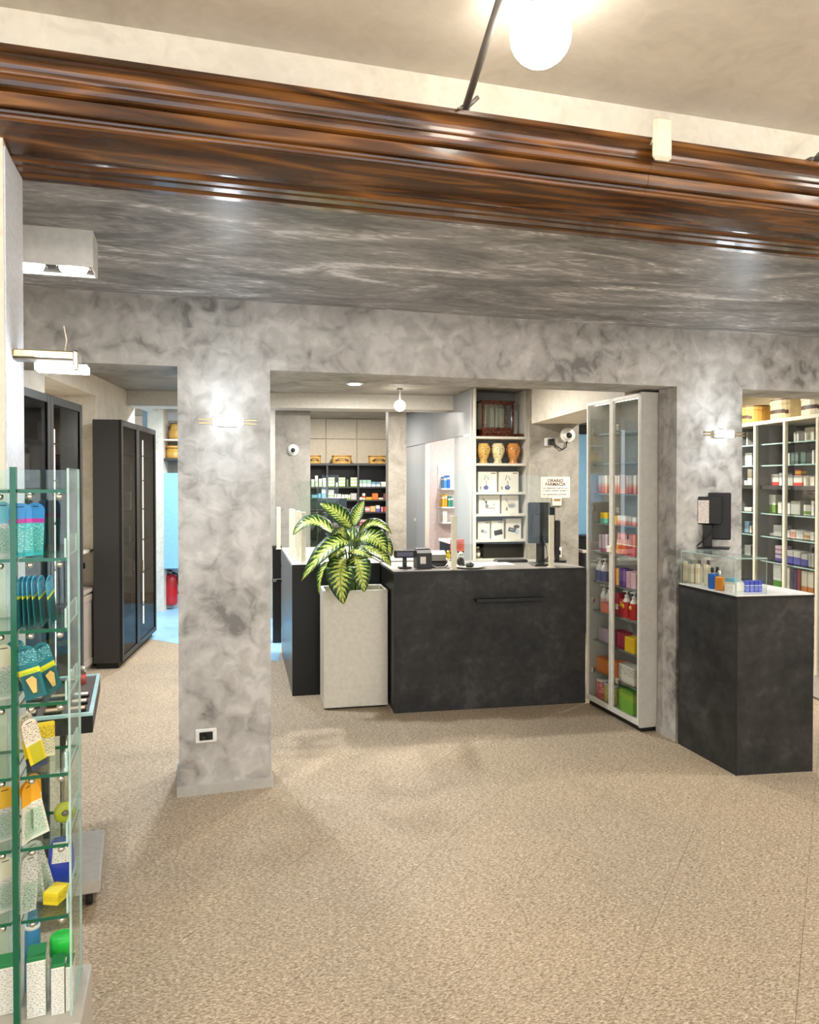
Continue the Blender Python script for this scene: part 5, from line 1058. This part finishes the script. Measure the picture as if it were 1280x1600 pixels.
sg = thing('opening_hours_sign', 'cream framed paper sign with the opening hours on the grey wall', 'sign', JF.w((x0 + x1) / 2, -.001, (z0 + z1) / 2), JF.a); sw_, sh_ = (x1 - x0) / 2, (z1 - z0) / 2
ink = plain('brown_ink', (56, 36, 30), .6); part('sheet', sg, ('bbox', -sw_, sw_, -.003, 0, -sh_, sh_, plain('cream_paper', (240, 222, 206), .6), .0008))
fr_ = MB(); e = .012
for q in ((-sw_ + e, sw_ - e, sh_ - e - .002, sh_ - e), (-sw_ + e, sw_ - e, -sh_ + e, -sh_ + e + .002), (-sw_ + e, -sw_ + e + .002, -sh_ + e, sh_ - e), (sw_ - e - .002, sw_ - e, -sh_ + e, sh_ - e)): fr_.box(q[0], q[1], -.0036, -.0031, q[2], q[3], ink)
fr_.build('printed_border', sg)
text_part('lettering', 'ORARIO', .042, ink, sg, (0, -.0034, sh_ * .50), (R(90), 0, 0)); text_part('lettering', 'FARMACIA', .042, ink, sg, (0, -.0034, sh_ * .16), (R(90), 0, 0))
for k, zz in enumerate((-.08, -.32, -.68)):
    b = MB(); x = -sw_ * .82
    random.seed(k)
    while x < sw_ * .78:
        w_ = random.uniform(.006, .018); b.box(x, min(x + w_, sw_ * .82), -.0036, -.0031, sh_ * zz - .004, sh_ * zz + .004, ink); x += w_ + (.004 if random.random() < .75 else .012)
    b.build('small_print', sg)
x, z = JF.pix(870, 784); t = thing('thermostat', 'small cream thermostat below the opening hours sign', 'thermostat', JF.w(x, -.001, z), JF.a); part('body', t, ('bbox', -.045, .045, -.02, 0, -.04, .042, M['cream_pl'], .006)); part('display', t, ('box', -.035, .032, -.0215, -.0202, .005, .030, plain('lcd_brown', (150, 120, 80), .3)))
x, z = JF.pix(873, 863); t = thing('wall_socket', 'white wall socket behind the cream screen post', 'socket', JF.w(x, -.001, z), JF.a); part('plate', t, ('bbox', -.03, .03, -.008, 0, -.05, .05, M['white'], .004)); part('plug', t, ('bbox', -.03, .01, -.04, -.0083, -.02, .02, M['black'], .004))
# door seen through the passage, its blue daylight put into the colour
BD = Frame(*DP(900, 750, 8.35).xy, -4); z0 = 0
dr = struct(part('door_1', None, ('bbox', -.1, .8, 0, .04, .0, 2.1, M['bluelit'], .004), loc=BD.o, rot=BD.a)); part('door_frame', dr, ('bbox', -.18, -.102, -.02, .06, 0, 2.2, M['paint_w'], .003), ('bbox', -.1, .8, -.02, .06, 2.102, 2.2, M['blackm'], .003))
q = BD.w(.02, -.35, 0); t = thing('side_cupboard', 'low grey cupboard before the blue-lit door', 'cupboard', q, BD.a); part('body', t, ('bbox', -.1, .5, 0, .3, 0, .84, M['graph'], .004)); part('top', t, ('bbox', -.11, .51, -.01, .3, .8403, .87, M['paint_w'], .003)); part('door', t, ('bbox', -.09, .19, -.012, -.0003, .03, .82, M['navy'], .003)); part('door', t, ('bbox', .2, .49, -.012, -.0003, .03, .82, M['navy'], .003))
tag(part('storage_bin', None, ('bbox', -.06, .42, .03, .26, .8706, 1.0, M['graph'], .01), ('bbox', -.07, .43, .02, .27, 1.0003, 1.015, M['black'], .004), loc=q, rot=BD.a), 'dark lidded bin on the low cupboard before the blue-lit door', 'bin')
# ================================================================== BLACK GLASS CABINETS ON THE LEFT
LF = Frame(0, 0, 0); LF.o = LW.o.copy(); LF.ex = LW.ex; LF.ey = LW.ey; LF.a = LW.a      # x away from us along the fronts, y to the wall
def black_cabinet(x0, doors, dep, ht, label, shelves, leds):
    t = thing('black_glass_cabinet', label, 'cabinet', LF.w(x0, 0, 0), LF.a); W2 = doors[-1]
    bd = MB()
    bd.box(0, .018, .022, dep, .05, ht, M['graph']); bd.box(W2 - .018, W2, .022, dep, .05, ht, M['blackm']); bd.box(.0185, W2 - .0185, dep - .012, dep, .05, ht, M['blackm']); bd.box(.0185, W2 - .0185, .024, dep - .013, .05, .07, M['blackm']); bd.box(.0185, W2 - .0185, .024, dep - .013, ht - .02, ht, M['blackm'])
    bd.build('carcass', t); part('plinth', t, ('box', .02, W2 - .02, .04, dep - .02, 0, .0497, M['rubber']))
    for z in shelves: part('shelf', t, ('box', .0188, W2 - .0188, .05, dep - .0125, z - .010, z, M['glassd'], M['dark'], 2))
    for a, b_ in zip([0] + doors[:-1], doors):
        a += .001; b_ -= .001; d_ = MB(); f_ = .055 if b_ - a > .35 else .045
        for q in ((a, a + f_, .055, ht), (b_ - f_, b_, .055, ht)): d_.bbox(q[0], q[1], 0, .0215, q[2], q[3], M['blackm'], .002)
        for z in ((.055, .10), (ht - .05, ht)): d_.bbox(a + f_ + .0002, b_ - f_ - .0002, 0, .0215, z[0], z[1], M['blackm'], .002)
        do = d_.build('door', t); part('pane', do, ('box', a + f_, b_ - f_, .008, .012, .10, ht - .05, M['glassd']))
    for x, y, z0, z1 in leds: part('led_strip', t, ('box', x - .006, x + .006, y, y + .008, z0, z1, M['ledwarm']))
    return t
SHC = [.38, .70, 1.02, 1.32, 1.60, 1.84]
def lfx(px, y=0.0): return LF.px_x(px, y)
# near cabinet: two doors
xn0 = lfx(35) - .12; xj_ = lfx(80); xn1 = lfx(129.5)
c1 = black_cabinet(xn0, [xj_ - xn0, xn1 - xn0], .24, 2.125, 'black framed glass cabinet with a lit strip behind the glass tower', SHC, [(LF.px_x(100, .13) - xn0, .13, .15, 2.0), (LF.px_x(86, .16) - xn0, .16, .2, 1.95)])
xs2 = x_c2; xe2 = (Vector((-.256, 8.296, 0)) - LF.o).dot(LEN); xm2 = lfx(216)
c2_ = black_cabinet(xs2, [xm2 - xs2, xe2 - xs2], .235, 2.11, 'black framed glass cabinet with a graphite side near the fire extinguisher', SHC, [(LF.px_x(224, .10) - xs2, .10, .15, 2.0)])
for z, h_, c, px, lb in ((1.60, .16, (232, 222, 200), 40, 'pale carton on a high shelf of the black cabinet beside the jamb'), (1.32, .20, (150, 146, 132), 44, 'grey carton in the black cabinet beside the jamb'), (1.32, .11, (226, 214, 206), 91, 'pink white box beside the lit strip in the black cabinet beside the jamb'), (1.02, .14, (110, 106, 92), 92, 'brown grey box beside the lit strip'), (.70, .16, (70, 104, 140), 92, 'steel blue carton beside the lit strip'), (.70, .15, (226, 224, 190), 104, 'cream cup-like carton low in the black cabinet beside the jamb'), (1.84, .12, (96, 84, 70), 90, 'brown carton on the top shelf of the black cabinet beside the jamb')):
    x = LF.px_x(px, .10); x = min(max(x, xn0 + .09), xn1 - .12)
    x = xj_ + .075 + (.09 if px > 100 else 0) if px > 60 else x
    card_box('boxed_product', .085, .08, h_, pm(c, lines=(.2, .8, tuple(int(v * .6) for v in c))), LF.w(x, .09, z + .0006), LF.a, lb, 'box')
for k, (z, h_, c, px) in enumerate(((1.32, .17, (196, 190, 184), 204), (1.02, .15, (150, 146, 142), 203), (.70, .16, (170, 164, 160), 204), (.70, .10, (190, 160, 60), 222), (1.60, .15, (120, 112, 108), 205), (.38, .16, (140, 90, 80), 206))):
    x = min(LF.px_x(px, .09), xe2 - .07); card_box('boxed_product', .085, .08, h_, pm(c, lines=(.2, .8, tuple(int(v * .6) for v in c))), LF.w(x, .09, z + .0006), LF.a, ['pale grey carton', 'mid grey carton', 'light carton', 'yellow carton', 'dark brown carton', 'reddish carton'][k] + ' behind smoked glass in the black cabinet by the blue-lit floor', 'box')
# low panelled cupboard in the niche between them
xa, xb = xn1 + .03, min(nb, x_c2) - .02; zl = .66
t = thing('panelled_cupboard', 'low taupe panelled cupboard between the two black cabinets', 'cupboard', LF.w(xa + .012, .235, 0), LF.a); tp_ = plain('taupe_paint', (172, 160, 148), .45); wv_ = nb - .02 - max(xa, 1.15) - .012; t.location = LF.w(max(xa, 1.15) + .012, .25, 0)
part('body', t, ('box', 0, wv_, .02, .20, 0, zl, tp_)); part('top', t, ('bbox', -.005, wv_ + .005, -.005, .205, zl + .0003, zl + .03, tp_, .004))
for a, b_ in ((.01, wv_ / 2 - .003), (wv_ / 2 + .003, wv_ - .01)):
    d_ = MB(); d_.bbox(a, b_, .008, .0197, .05, zl - .02, tp_, .001)
    for q in ((a, a + .05, .05, zl - .02), (b_ - .05, b_, .05, zl - .02), (a + .0505, b_ - .0505, .05, .10), (a + .0505, b_ - .0505, zl - .07, zl - .02)): d_.bbox(q[0], q[1], 0, .0078, q[2], q[3], tp_, .002)
    do = d_.build('door', t); part('knob', do, ('sphere', ((b_ - .03) if a < .1 else (a + .03), -.012, zl * .6), .012, M['chrome'], 10))
x = nb - .0; t = thing('niche_socket', 'black and white socket in the niche above the low cupboard', 'socket', LF.w(nb - .0005, .40, .86), LF.a + R(0)); part('plate', t, ('bbox', -.010, 0, -.06, .06, -.04, .04, M['white'], .003)); part('plug', t, ('bbox', -.04, -.0103, -.05, -.0, -.025, .025, M['black'], .004))

# blue corner: upper shelf, cupboard with cool blue light in its colour, extinguisher
BC = Frame(*DP(249, 738, 9.3).xy, -8); wbc = BC.px_x(300)
t = thing('blue_cupboard', 'pale blue wall cupboard with an open shelf above it over the blue-lit floor corner', 'cupboard', BC.o, BC.a)
z0, z1 = BC.pix(264, 889)[1], BC.pix(264, 739)[1]; zt_ = BC.pix(264, 652)[1]
part('body', t, ('box', 0, wbc, .02, .29, z0, z1, M['bluelit'])); part('door', t, ('bbox', .004, wbc - .06, 0, .0197, z0 + .004, z1 - .004, M['bluelit'], .003)); part('stile', t, ('bbox', wbc - .056, wbc, 0, .0197, z0 + .004, z1 - .004, M['bluelit'], .003))
part('side', t, ('bbox', .0, .05, .0, .29, z1 + .0003, zt_, M['bluelit'], .002)); part('back', t, ('box', .0505, wbc, .27, .29, z1 + .0003, zt_ - .02, M['greywall']))
zs_ = [BC.pix(264, r_)[1] for r_ in (716, 686)]
part('shelf', t, ('bbox', .051, wbc, .0, .269, zs_[0] - .03, zs_[0], M['dark'], .002)); part('shelf', t, ('bbox', .051, wbc, .0, .269, zs_[1] - .02, zs_[1], M['paint_w'], .002))
x = BC.px_x(275, .12); t = thing('ceramic_pot', 'ochre waisted ceramic pot on the upper shelf over the blue-lit floor corner', 'jar', BC.w(x, .12, zs_[1] + .0005)); part('body', t, ('lathe', [(.07, 0), (.085, .02), (.085, .09), (.06, .13), (.06, .17), (.075, .185)], M['ochre'], (0, 0, 0), 22)); part('rim', t, ('lathe', [(.078, .1853), (.078, .195), (.06, .195)], M['dkbrown'], (0, 0, 0), 22))
x = BC.px_x(272, .12); t = thing('wooden_drum', 'ochre wooden drum box on the dark shelf over the blue-lit floor corner', 'box', BC.w(x, .14, zs_[0] + .0005)); part('body', t, ('lathe', [(.095, 0), (.098, .01), (.098, .12)], M['ochre'], (0, 0, 0), 24)); part('lid', t, ('lathe', [(.102, .1203), (.102, .15), (.09, .155)], M['ochre'], (0, 0, 0), 24)); part('lid_rim', t, ('lathe', [(.1035, .122), (.1035, .13)], M['dkbrown'], (0, 0, 0), 24))
struct(part('wall_blue_corner', None, ('box', -.25, wbc, .30, .36, 0, ZR, plain('pale_blue_white_wall', (210, 220, 228), .55)), loc=BC.o, rot=BC.a))
x = BC.px_x(266, .18); zb, zt2 = BC.pix(266, 945, .18)[1], BC.pix(266, 897, .18)[1]; hh = zt2 - zb
t = thing('fire_extinguisher', 'red fire extinguisher hung on the wall below the pale blue cupboard', 'extinguisher', BC.w(x, .19, max(zb, .05)), BC.a)
part('tank', t, ('lathe', [(.07, 0), (.082, .012), (.084, .03), (.084, hh * .86), (.06, hh * .97), (.03, hh)], M['red'], (0, 0, 0), 24)); part('valve', t, ('lathe', [(.022, hh + .0003), (.022, hh + .03), (.012, hh + .035)], M['brass'], (0, 0, 0), 14)); part('handle', t, ('bbox', -.09, .02, -.012, .012, hh + .036, hh + .048, M['black'], .003), ('bbox', -.10, .0, -.012, .012, hh + .056, hh + .066, M['black'], .003)); part('hose', t, ('tube', [(.02, 0, hh + .02), (.08, -.02, hh), (.098, -.02, hh * .7), (.095, -.02, hh * .35)], .011, M['black'], 8)); part('bracket', t, ('bbox', -.02, .02, .084, .109, hh * .5, hh * .8, M['steel'], .002))
x, z = BC.pix(253, 930, .299); sg2 = thing('red_wall_notice', 'small red framed notice on the wall beside the fire extinguisher', 'sign', BC.w(x, .2995, z), BC.a); part('plate', sg2, ('bbox', -.035, .035, -.003, 0, -.12, .12, M['white'], .001)); part('print', sg2, ('box', -.03, -.018, -.0042, -.0032, -.11, .11, M['red']), ('box', -.0175, .03, -.0042, -.0032, .09, .11, M['red']), ('box', -.0175, .03, -.0042, -.0032, -.11, -.06, M['red']))

# ================================================================== COSMETICS STAND BEHIND THE GLASS TOWER
zt_ = .75; qa = G(145, 1113, zt_); qb = G(158, 1048, zt_)
TF = Frame(qa.x, qa.y, 3.0)
t = thing('cosmetics_stand', 'wheeled stand with a dark tester tray behind the glass tower', 'stand', TF.o, TF.a); TL, TD = .66, .60
part('tray', t, ('bbox', -TL, 0, 0, TD, zt_ - .075, zt_ - .012, M['blackm'], .002))
rim = MB()
for q in ((-TL, 0, 0, .012), (-TL, 0, TD - .012, TD), (-TL, -TL + .012, .0122, TD - .0122), (-.014, 0, .0122, TD - .0122)): rim.box(*q, zt_ - .0118, zt_, plain('ice_blue_edge', (186, 222, 226), .25))
rim.build('rim', t); part('insert', t, ('box', -TL + .0125, -.0145, .0125, TD - .0125, zt_ - .0118, zt_ - .006, plain('taupe_insert', (84, 74, 68), .5)))
part('post', t, ('bbox', -.30, -.18, .30, .36, .105, zt_ - .0753, M['graph'], .004)); part('post', t, ('lathe', [(.018, .105), (.018, zt_ - .0753)], M['chrome'], (-.12, .30, 0), 14)); part('base', t, ('bbox', -.52, .02, .05, .5, .055, .1047, M['paint'], .006))
for x_ in (-.48, -.02):
    for y_ in (.09, .46): part('castor', t, ('lathe', [(.022, -.012), (.027, -.008), (.027, .008), (.022, .012)], M['rubber'], (x_, y_, .027), 16, 'x'))
random.seed(3)
skin = [(226, 190, 160), (214, 172, 140), (236, 206, 180), (206, 150, 130), (240, 224, 214)]
for i in range(7):
    for j in range(3):
        c = skin[(i + j * 2) % 5]
        if i < 6 or j < 2: 
            x_ = -.055 - i * .083; y_ = .055 + j * .10
            tt = tag(part('makeup_compact', None, ('bbox', -.030, .030, -.020, .020, 0, .012, M['blackm'], .003), ('bbox', -.025, .025, -.015, .015, .0121, .014, plain('powder_%d' % ((i + j * 2) % 5), c, .7), .0008), loc=TF.w(x_, y_, zt_ - .0058), rot=TF.a), ('beige', 'tan', 'light sand', 'terracotta', 'ivory')[(i + j * 2) % 5] + ' powder compact in the rows on the dark tester tray', 'cosmetics', 'compacts on the tester tray')
for k, (x_, y_, c) in enumerate(((-.10, .40, (236, 216, 206)), (-.17, .42, (222, 150, 150)), (-.25, .40, (240, 232, 226)), (-.06, .46, (196, 90, 80)), (-.32, .44, (236, 220, 190)))):
    tt = thing('lipstick_tester', ['ivory', 'rose', 'white', 'brick red', 'sand'][k] + ' capped cosmetic tube standing on the dark tester tray', 'cosmetics', TF.w(x_, y_, zt_ - .0058), 0); cm_ = plain('tube_%d' % k, c, .3); part('tube', tt, ('lathe', [(.011, 0), (.011, .045)], cm_, (0, 0, 0), 14)); part('cap', tt, ('lathe', [(.0118, .0453), (.0118, .075), (.009, .078)], M['chrome'] if k % 2 else M['white'], (0, 0, 0), 14))

# ================================================================== GLASS TOWER AT THE LEFT EDGE
DXR, DYF, DYB, DZ = -.2545, 1.945, 2.150, [1.578, 1.419, 1.254, 1.083, .915, .748, .580]; DB = .329
DXL = -.74; DXP = Frame(0, DYF, 0).px_x(20.5)
t = thing('glass_display_tower', 'tall green edged glass display tower with dental goods', 'display case', (0, 0, 0))
part('base', t, ('bbox', DXL - .02, DXR + .022, DYF - .02, DYB + .012, .06, DB, M['paint'], .004)); part('plinth', t, ('box', DXL, DXR, DYF, DYB, 0, .0597, M['black']))
ztp = 1.63
part('divider', t, ('box', DXP - .0065, DXP + .0065, DYF - .006, DYF + .012, DB + .0005, ztp, M['edge']))
part('back_pane', t, ('box', DXL, DXR, DYB - .006, DYB, DB + .0005, ztp - .004, M['glassg'], M['edge_l'], 1)); part('side_pane', t, ('box', DXR - .005, DXR, DYF + .012, DYB - .0065, DB + .0005, ztp - .002, M['glass_s'], M['edge_l'], 0))
for z in DZ:
    part('shelf', t, ('box', DXP + .0095, DXR - .0055, DYF, DYB - .0065, z - .008, z, M['glassg'], M['edge'], 2)); part('shelf', t, ('box', DXL, DXP - .0095, DYF, DYB - .0065, z - .008, z, M['glassg'], M['edge'], 2))
    if z < 1.5: part('lip', t, ('box', DXR - .0105, DXR - .0058, DYF + .004, DYB - .007, z + .0003, z + .045, M['glass_s'], M['edge_l'], 0)); 
    for x_ in (DXP + .032, DXR - .022, DXP - .03): part('stud', t, ('sphere', (x_, DYF + .012, z - .0165), .0082, M['chrome'], 12)); 
TW = Frame(0, DYF, 0)
def blister(px0, px1, ytop, z, m_, label, grp, y=.05, yaw=0, lean=0, wid=.052, thick=.006, bub=None, cat='packet', pitch=0, hh=None):
    """hang-card pack with a rounded head and a punched slot, on its foot at z; lean tips it sideways, pitch backwards"""
    xb = TW.px_x((px0 + px1) / 2, y); h = hh or (TW.pix((px0 + px1) / 2, ytop, y)[1] - z); key = ('bl', round(wid, 3), round(h, 3), thick, m_.name, bub.name if bub else 0)
    if key not in BOXES:
        w_ = wid / 2; o_ = [(-w_, 0), (w_, 0), (w_, h * .86)] + [(w_ * math.cos(a), h * .86 + h * .14 * math.sin(a)) for a in [math.pi * k / 8 for k in range(1, 8)]] + [(-w_, h * .86)]
        me_card = MB().prismy(o_, 0, thick * .35, m_); me_slot = MB().prismy([(-.008, h * .92), (.008, h * .92), (.008, h * .935), (-.008, h * .935)], -.0004, -.0001, M['black'])
        me_bub = MB().bbox(-w_ * .72, w_ * .72, -thick, -.0005, h * .06, h * .52, bub or M['glassg'], .003)
        BOXES[key] = (me_card.mesh('card'), me_slot.mesh('hang_slot'), me_bub.mesh('blister'))
    c = BOXES[key]; t_ = thing('hang_card_pack', label, cat, (xb, DYF + y, z + .0008 + abs(math.sin(lean)) * wid * .5), 0, grp)
    t_.rotation_euler = (pitch, lean, yaw)
    link('card', c[0], t_); link('hang_slot', c[1], t_); link('blister', c[2], t_)
    return t_
aq = pm((60, 190, 196), (.62, .70, (196, 60, 170)), (.70, 1, (60, 150, 220)), lines=(.1, .6, (190, 236, 236)), ramp=False)
tl_ = pm((14, 104, 112), (.46, .56, (226, 224, 40)), (.56, 1, (18, 120, 130)), lines=(.66, .9, (150, 214, 220)))
tl2 = pm((16, 96, 104), (.58, .64, (214, 220, 50)), (.64, 1, (34, 150, 190)), lines=(.7, .92, (170, 220, 230)))
gz = 'packs in the glass tower'
blister(24, 44, 787, DZ[1], aq, 'aqua and blue hang-card pack with a pink band on the upper glass shelf', None, .03, R(25), R(-2), .05); blister(42, 62, 787, DZ[1], aq, 'turned aqua hang-card pack beside the pink banded one', None, .05, R(52), R(3), .055)
for k, px in enumerate((28, 36, 44, 53, 64, 78)):
    blister(px, px + 12, 900, DZ[2], tl2, 'teal hang-card pack in the leaning row on the third glass shelf', 'leaning teal packs in the glass tower', .028 + .004 * k, R(80), R(-2 - 3.2 * k), .044, hh=.120)
tip = plain('brush_print', (226, 190, 110), .4)
for k, (px, ln, yw) in enumerate(((32, -11, 35), (52, -13, 12), (80, -18, 40))):
    o_ = blister(px - 8, px + 14, 1003, DZ[3], tl_, ['dark teal hang-card pack half hidden on the fourth glass shelf', 'teal hang-card pack with a yellow band facing out on the fourth glass shelf', 'teal hang-card pack with a yellow band leaning to the glass side'][k], None, (.11, .025, .07)[k], R(yw), R(ln), .045, hh=.128)
    part('picture', o_, ('prismy', [(-.004, .015), (.004, .015), (.010, .045), (.003, .055), (-.012, .05)], -.0072, -.0062, tip))
yc = pm((238, 206, 30), (.0, .12, (60, 66, 90)), (.5, 1, (232, 222, 200)), lines=(.55, .9, (120, 110, 100)))
for k, (px, ln, yw) in enumerate(((48, -12, 50), (58, -14, 40))): blister(px - 8, px + 12, 1118, DZ[4], yc, ['cream and yellow hang-card pack behind its twin on the fifth glass shelf', 'cream and yellow hang-card pack leaning across the fifth glass shelf'][k], None, (.085, .035)[k], R(yw), R(ln), .040, hh=.125)
card_box('yellow_card', .045, .012, .085, pm((236, 226, 190), (.55, 1, (240, 206, 30)), lines=(.1, .9, (90, 90, 70))), (TW.px_x(68, .12), DYF + .12, DZ[4] + .0006), R(20), 'yellow and white printed card behind the cream packs', 'packet')
oc = pm((236, 232, 214), (.62, 1, (238, 170, 30)), lines=(.1, .6, (170, 170, 160)))
for k, (px, ln, yw) in enumerate(((38, 0, 66), (50, -3, 45), (58, -12, 25))): blister(px - 8, px + 12, 1218, DZ[5], oc, ['white hang-card pack with an orange head beside the green edge', 'orange headed white pack in the middle on the sixth glass shelf', 'orange headed white pack leaning towards the round green pack'][k], None, (.03, .09, .05)[k], R(yw), R(ln), .042, hh=.140)
t = thing('round_floss_pack', 'small round olive green pack on the sixth glass shelf', 'packet', (TW.px_x(98, .12), DYF + .12, DZ[5] + .026), R(15)); part('case', t, ('lathe', [(.020, -.008), (.025, -.005), (.025, .005), (.020, .008)], plain('olive_plastic', (170, 176, 40), .35), (0, 0, 0), 22, 'y')); part('hub', t, ('lathe', [(.006, -.011), (.008, -.0083)], M['steel'], (0, 0, 0), 14, 'y'))
gyb = pm((206, 206, 196), lines=(.0, .9, (120, 124, 120)))
for k, (px, ln) in enumerate(((36, 4), (50, -6), (66, -14))): blister(px - 8, px + 12, 1325, DZ[6], gyb, ['grey blister pack beside the green edge on the lowest shelf', 'grey blister pack in the middle on the lowest shelf', 'grey blister pack leaning on the blue gel pack'][k], None, (.03, .075, .115)[k], R(40 - 10 * k), R(ln), .042, hh=.135, bub=M['glassg'])
gl = plain('blue_gel', (28, 60, 170), .2, coat=.8)
t = thing('gel_pack', 'deep blue gel pack with a white label standing in the glass tower', 'packet', (TW.px_x(92, .14), DYF + .14, DZ[6] + .0606), R(8)); part('pouch', t, ('prismy', [(.030 * math.copysign(abs(math.cos(a)) ** .5, math.cos(a)), .06 * math.copysign(abs(math.sin(a)) ** .7, math.sin(a))) for a in [2 * math.pi * k / 24 for k in range(24)]], 0, .014, gl)); part('label', t, ('prismy', [(-.022, .0), (.02, -.002), (.024, .05), (-.018, .052)], -.0015, -.0003, pm((238, 234, 224), lines=(.05, .95, (120, 120, 120)))))
xq = TW.px_x(74, .05); card_box('yellow_box', .038, .052, .030, pm((240, 214, 40), (.0, .1, (230, 200, 20)), lines=(.3, .7, (150, 130, 40))), (xq, DYF + .05, DZ[6] + .0006), R(-24), 'yellow and white carton lying on the lowest glass shelf', 'box')
gb1 = pm((236, 236, 226), (.93, 1, (30, 128, 70)), lines=(.03, .9, (170, 174, 172)))
for k, (pa, pb, yt, y_, yw, lb) in enumerate(((35, 67, 1500, .03, 6, 'larger green topped white carton on the tower base'), (74, 96, 1510, .025, 4, 'green topped white carton on the tower base before the spray can'), (97, 109, 1508, .03, 0, 'green topped white carton on the tower base by the glass side'))):
    x0, x1 = TW.px_x(pa, y_), TW.px_x(pb, y_); h_ = TW.pix(pa, yt, y_)[1] - DB
    o = card_box('dental_carton', (x1 - x0) * .94, .045 if k else .06, h_, gb1, ((x0 + x1) / 2, DYF + y_, DB + .0006), R(yw), lb, 'box')
t = thing('spray_can', 'white spray can with a bright green cap behind the green cartons', 'can', (TW.px_x(92, .13), DYF + .13, DB + .0006)); hz = TW.pix(96, 1460, .13)[1] - DB; gcap = plain('bright_green', (40, 200, 70), .35)
part('can', t, ('lathe', [(.026, 0), (.028, .004), (.028, hz * .62), (.024, hz * .66)], M['white'], (0, 0, 0), 22)); part('cap', t, ('lathe', [(.0285, hz * .6603), (.0285, hz * .93), (.026, hz * .99), (.022, hz)], gcap, (0, 0, 0), 22))
t = thing('blue_tube', 'slim blue bottle behind the larger green topped carton', 'bottle', (TW.px_x(46, .14), DYF + .14, DB + .0006)); part('bottle', t, ('lathe', [(.018, 0), (.02, .005), (.018, .15), (.010, .19)], plain('steel_blue', (60, 130, 176), .3), (0, 0, 0), 18)); part('band', t, ('lathe', [(.0184, .158), (.0168, .166)], M['white'], (0, 0, 0), 18)); part('cap', t, ('lathe', [(.011, .1903), (.011, .215)], plain('steel_blue', (60, 130, 176), .3), (0, 0, 0), 14))
for k, (z, yt, c, lb) in enumerate(((DZ[1], 800, (120, 190, 200), 'aqua pack in the side compartment of the glass tower'), (DZ[3], 1020, (226, 220, 190), 'cream pack in the side compartment of the glass tower'), (DZ[5], 1235, (226, 180, 60), 'orange pack in the side compartment of the glass tower'), (DZ[6], 1345, (220, 216, 190), 'pale pack in the side compartment of the glass tower'))):
    blister(-4, 12, yt, z, pm(c, (0, .6, (214, 212, 204)), lines=(.1, .6, (150, 150, 140))), lb, None, .05, R(30), 0, .036, hh=.13)
card_box('dental_carton', .05, .05, .12, gb1, (TW.px_x(4, .06), DYF + .06, DB + .0006), R(4), 'green topped white carton in the side compartment of the tower', 'box')
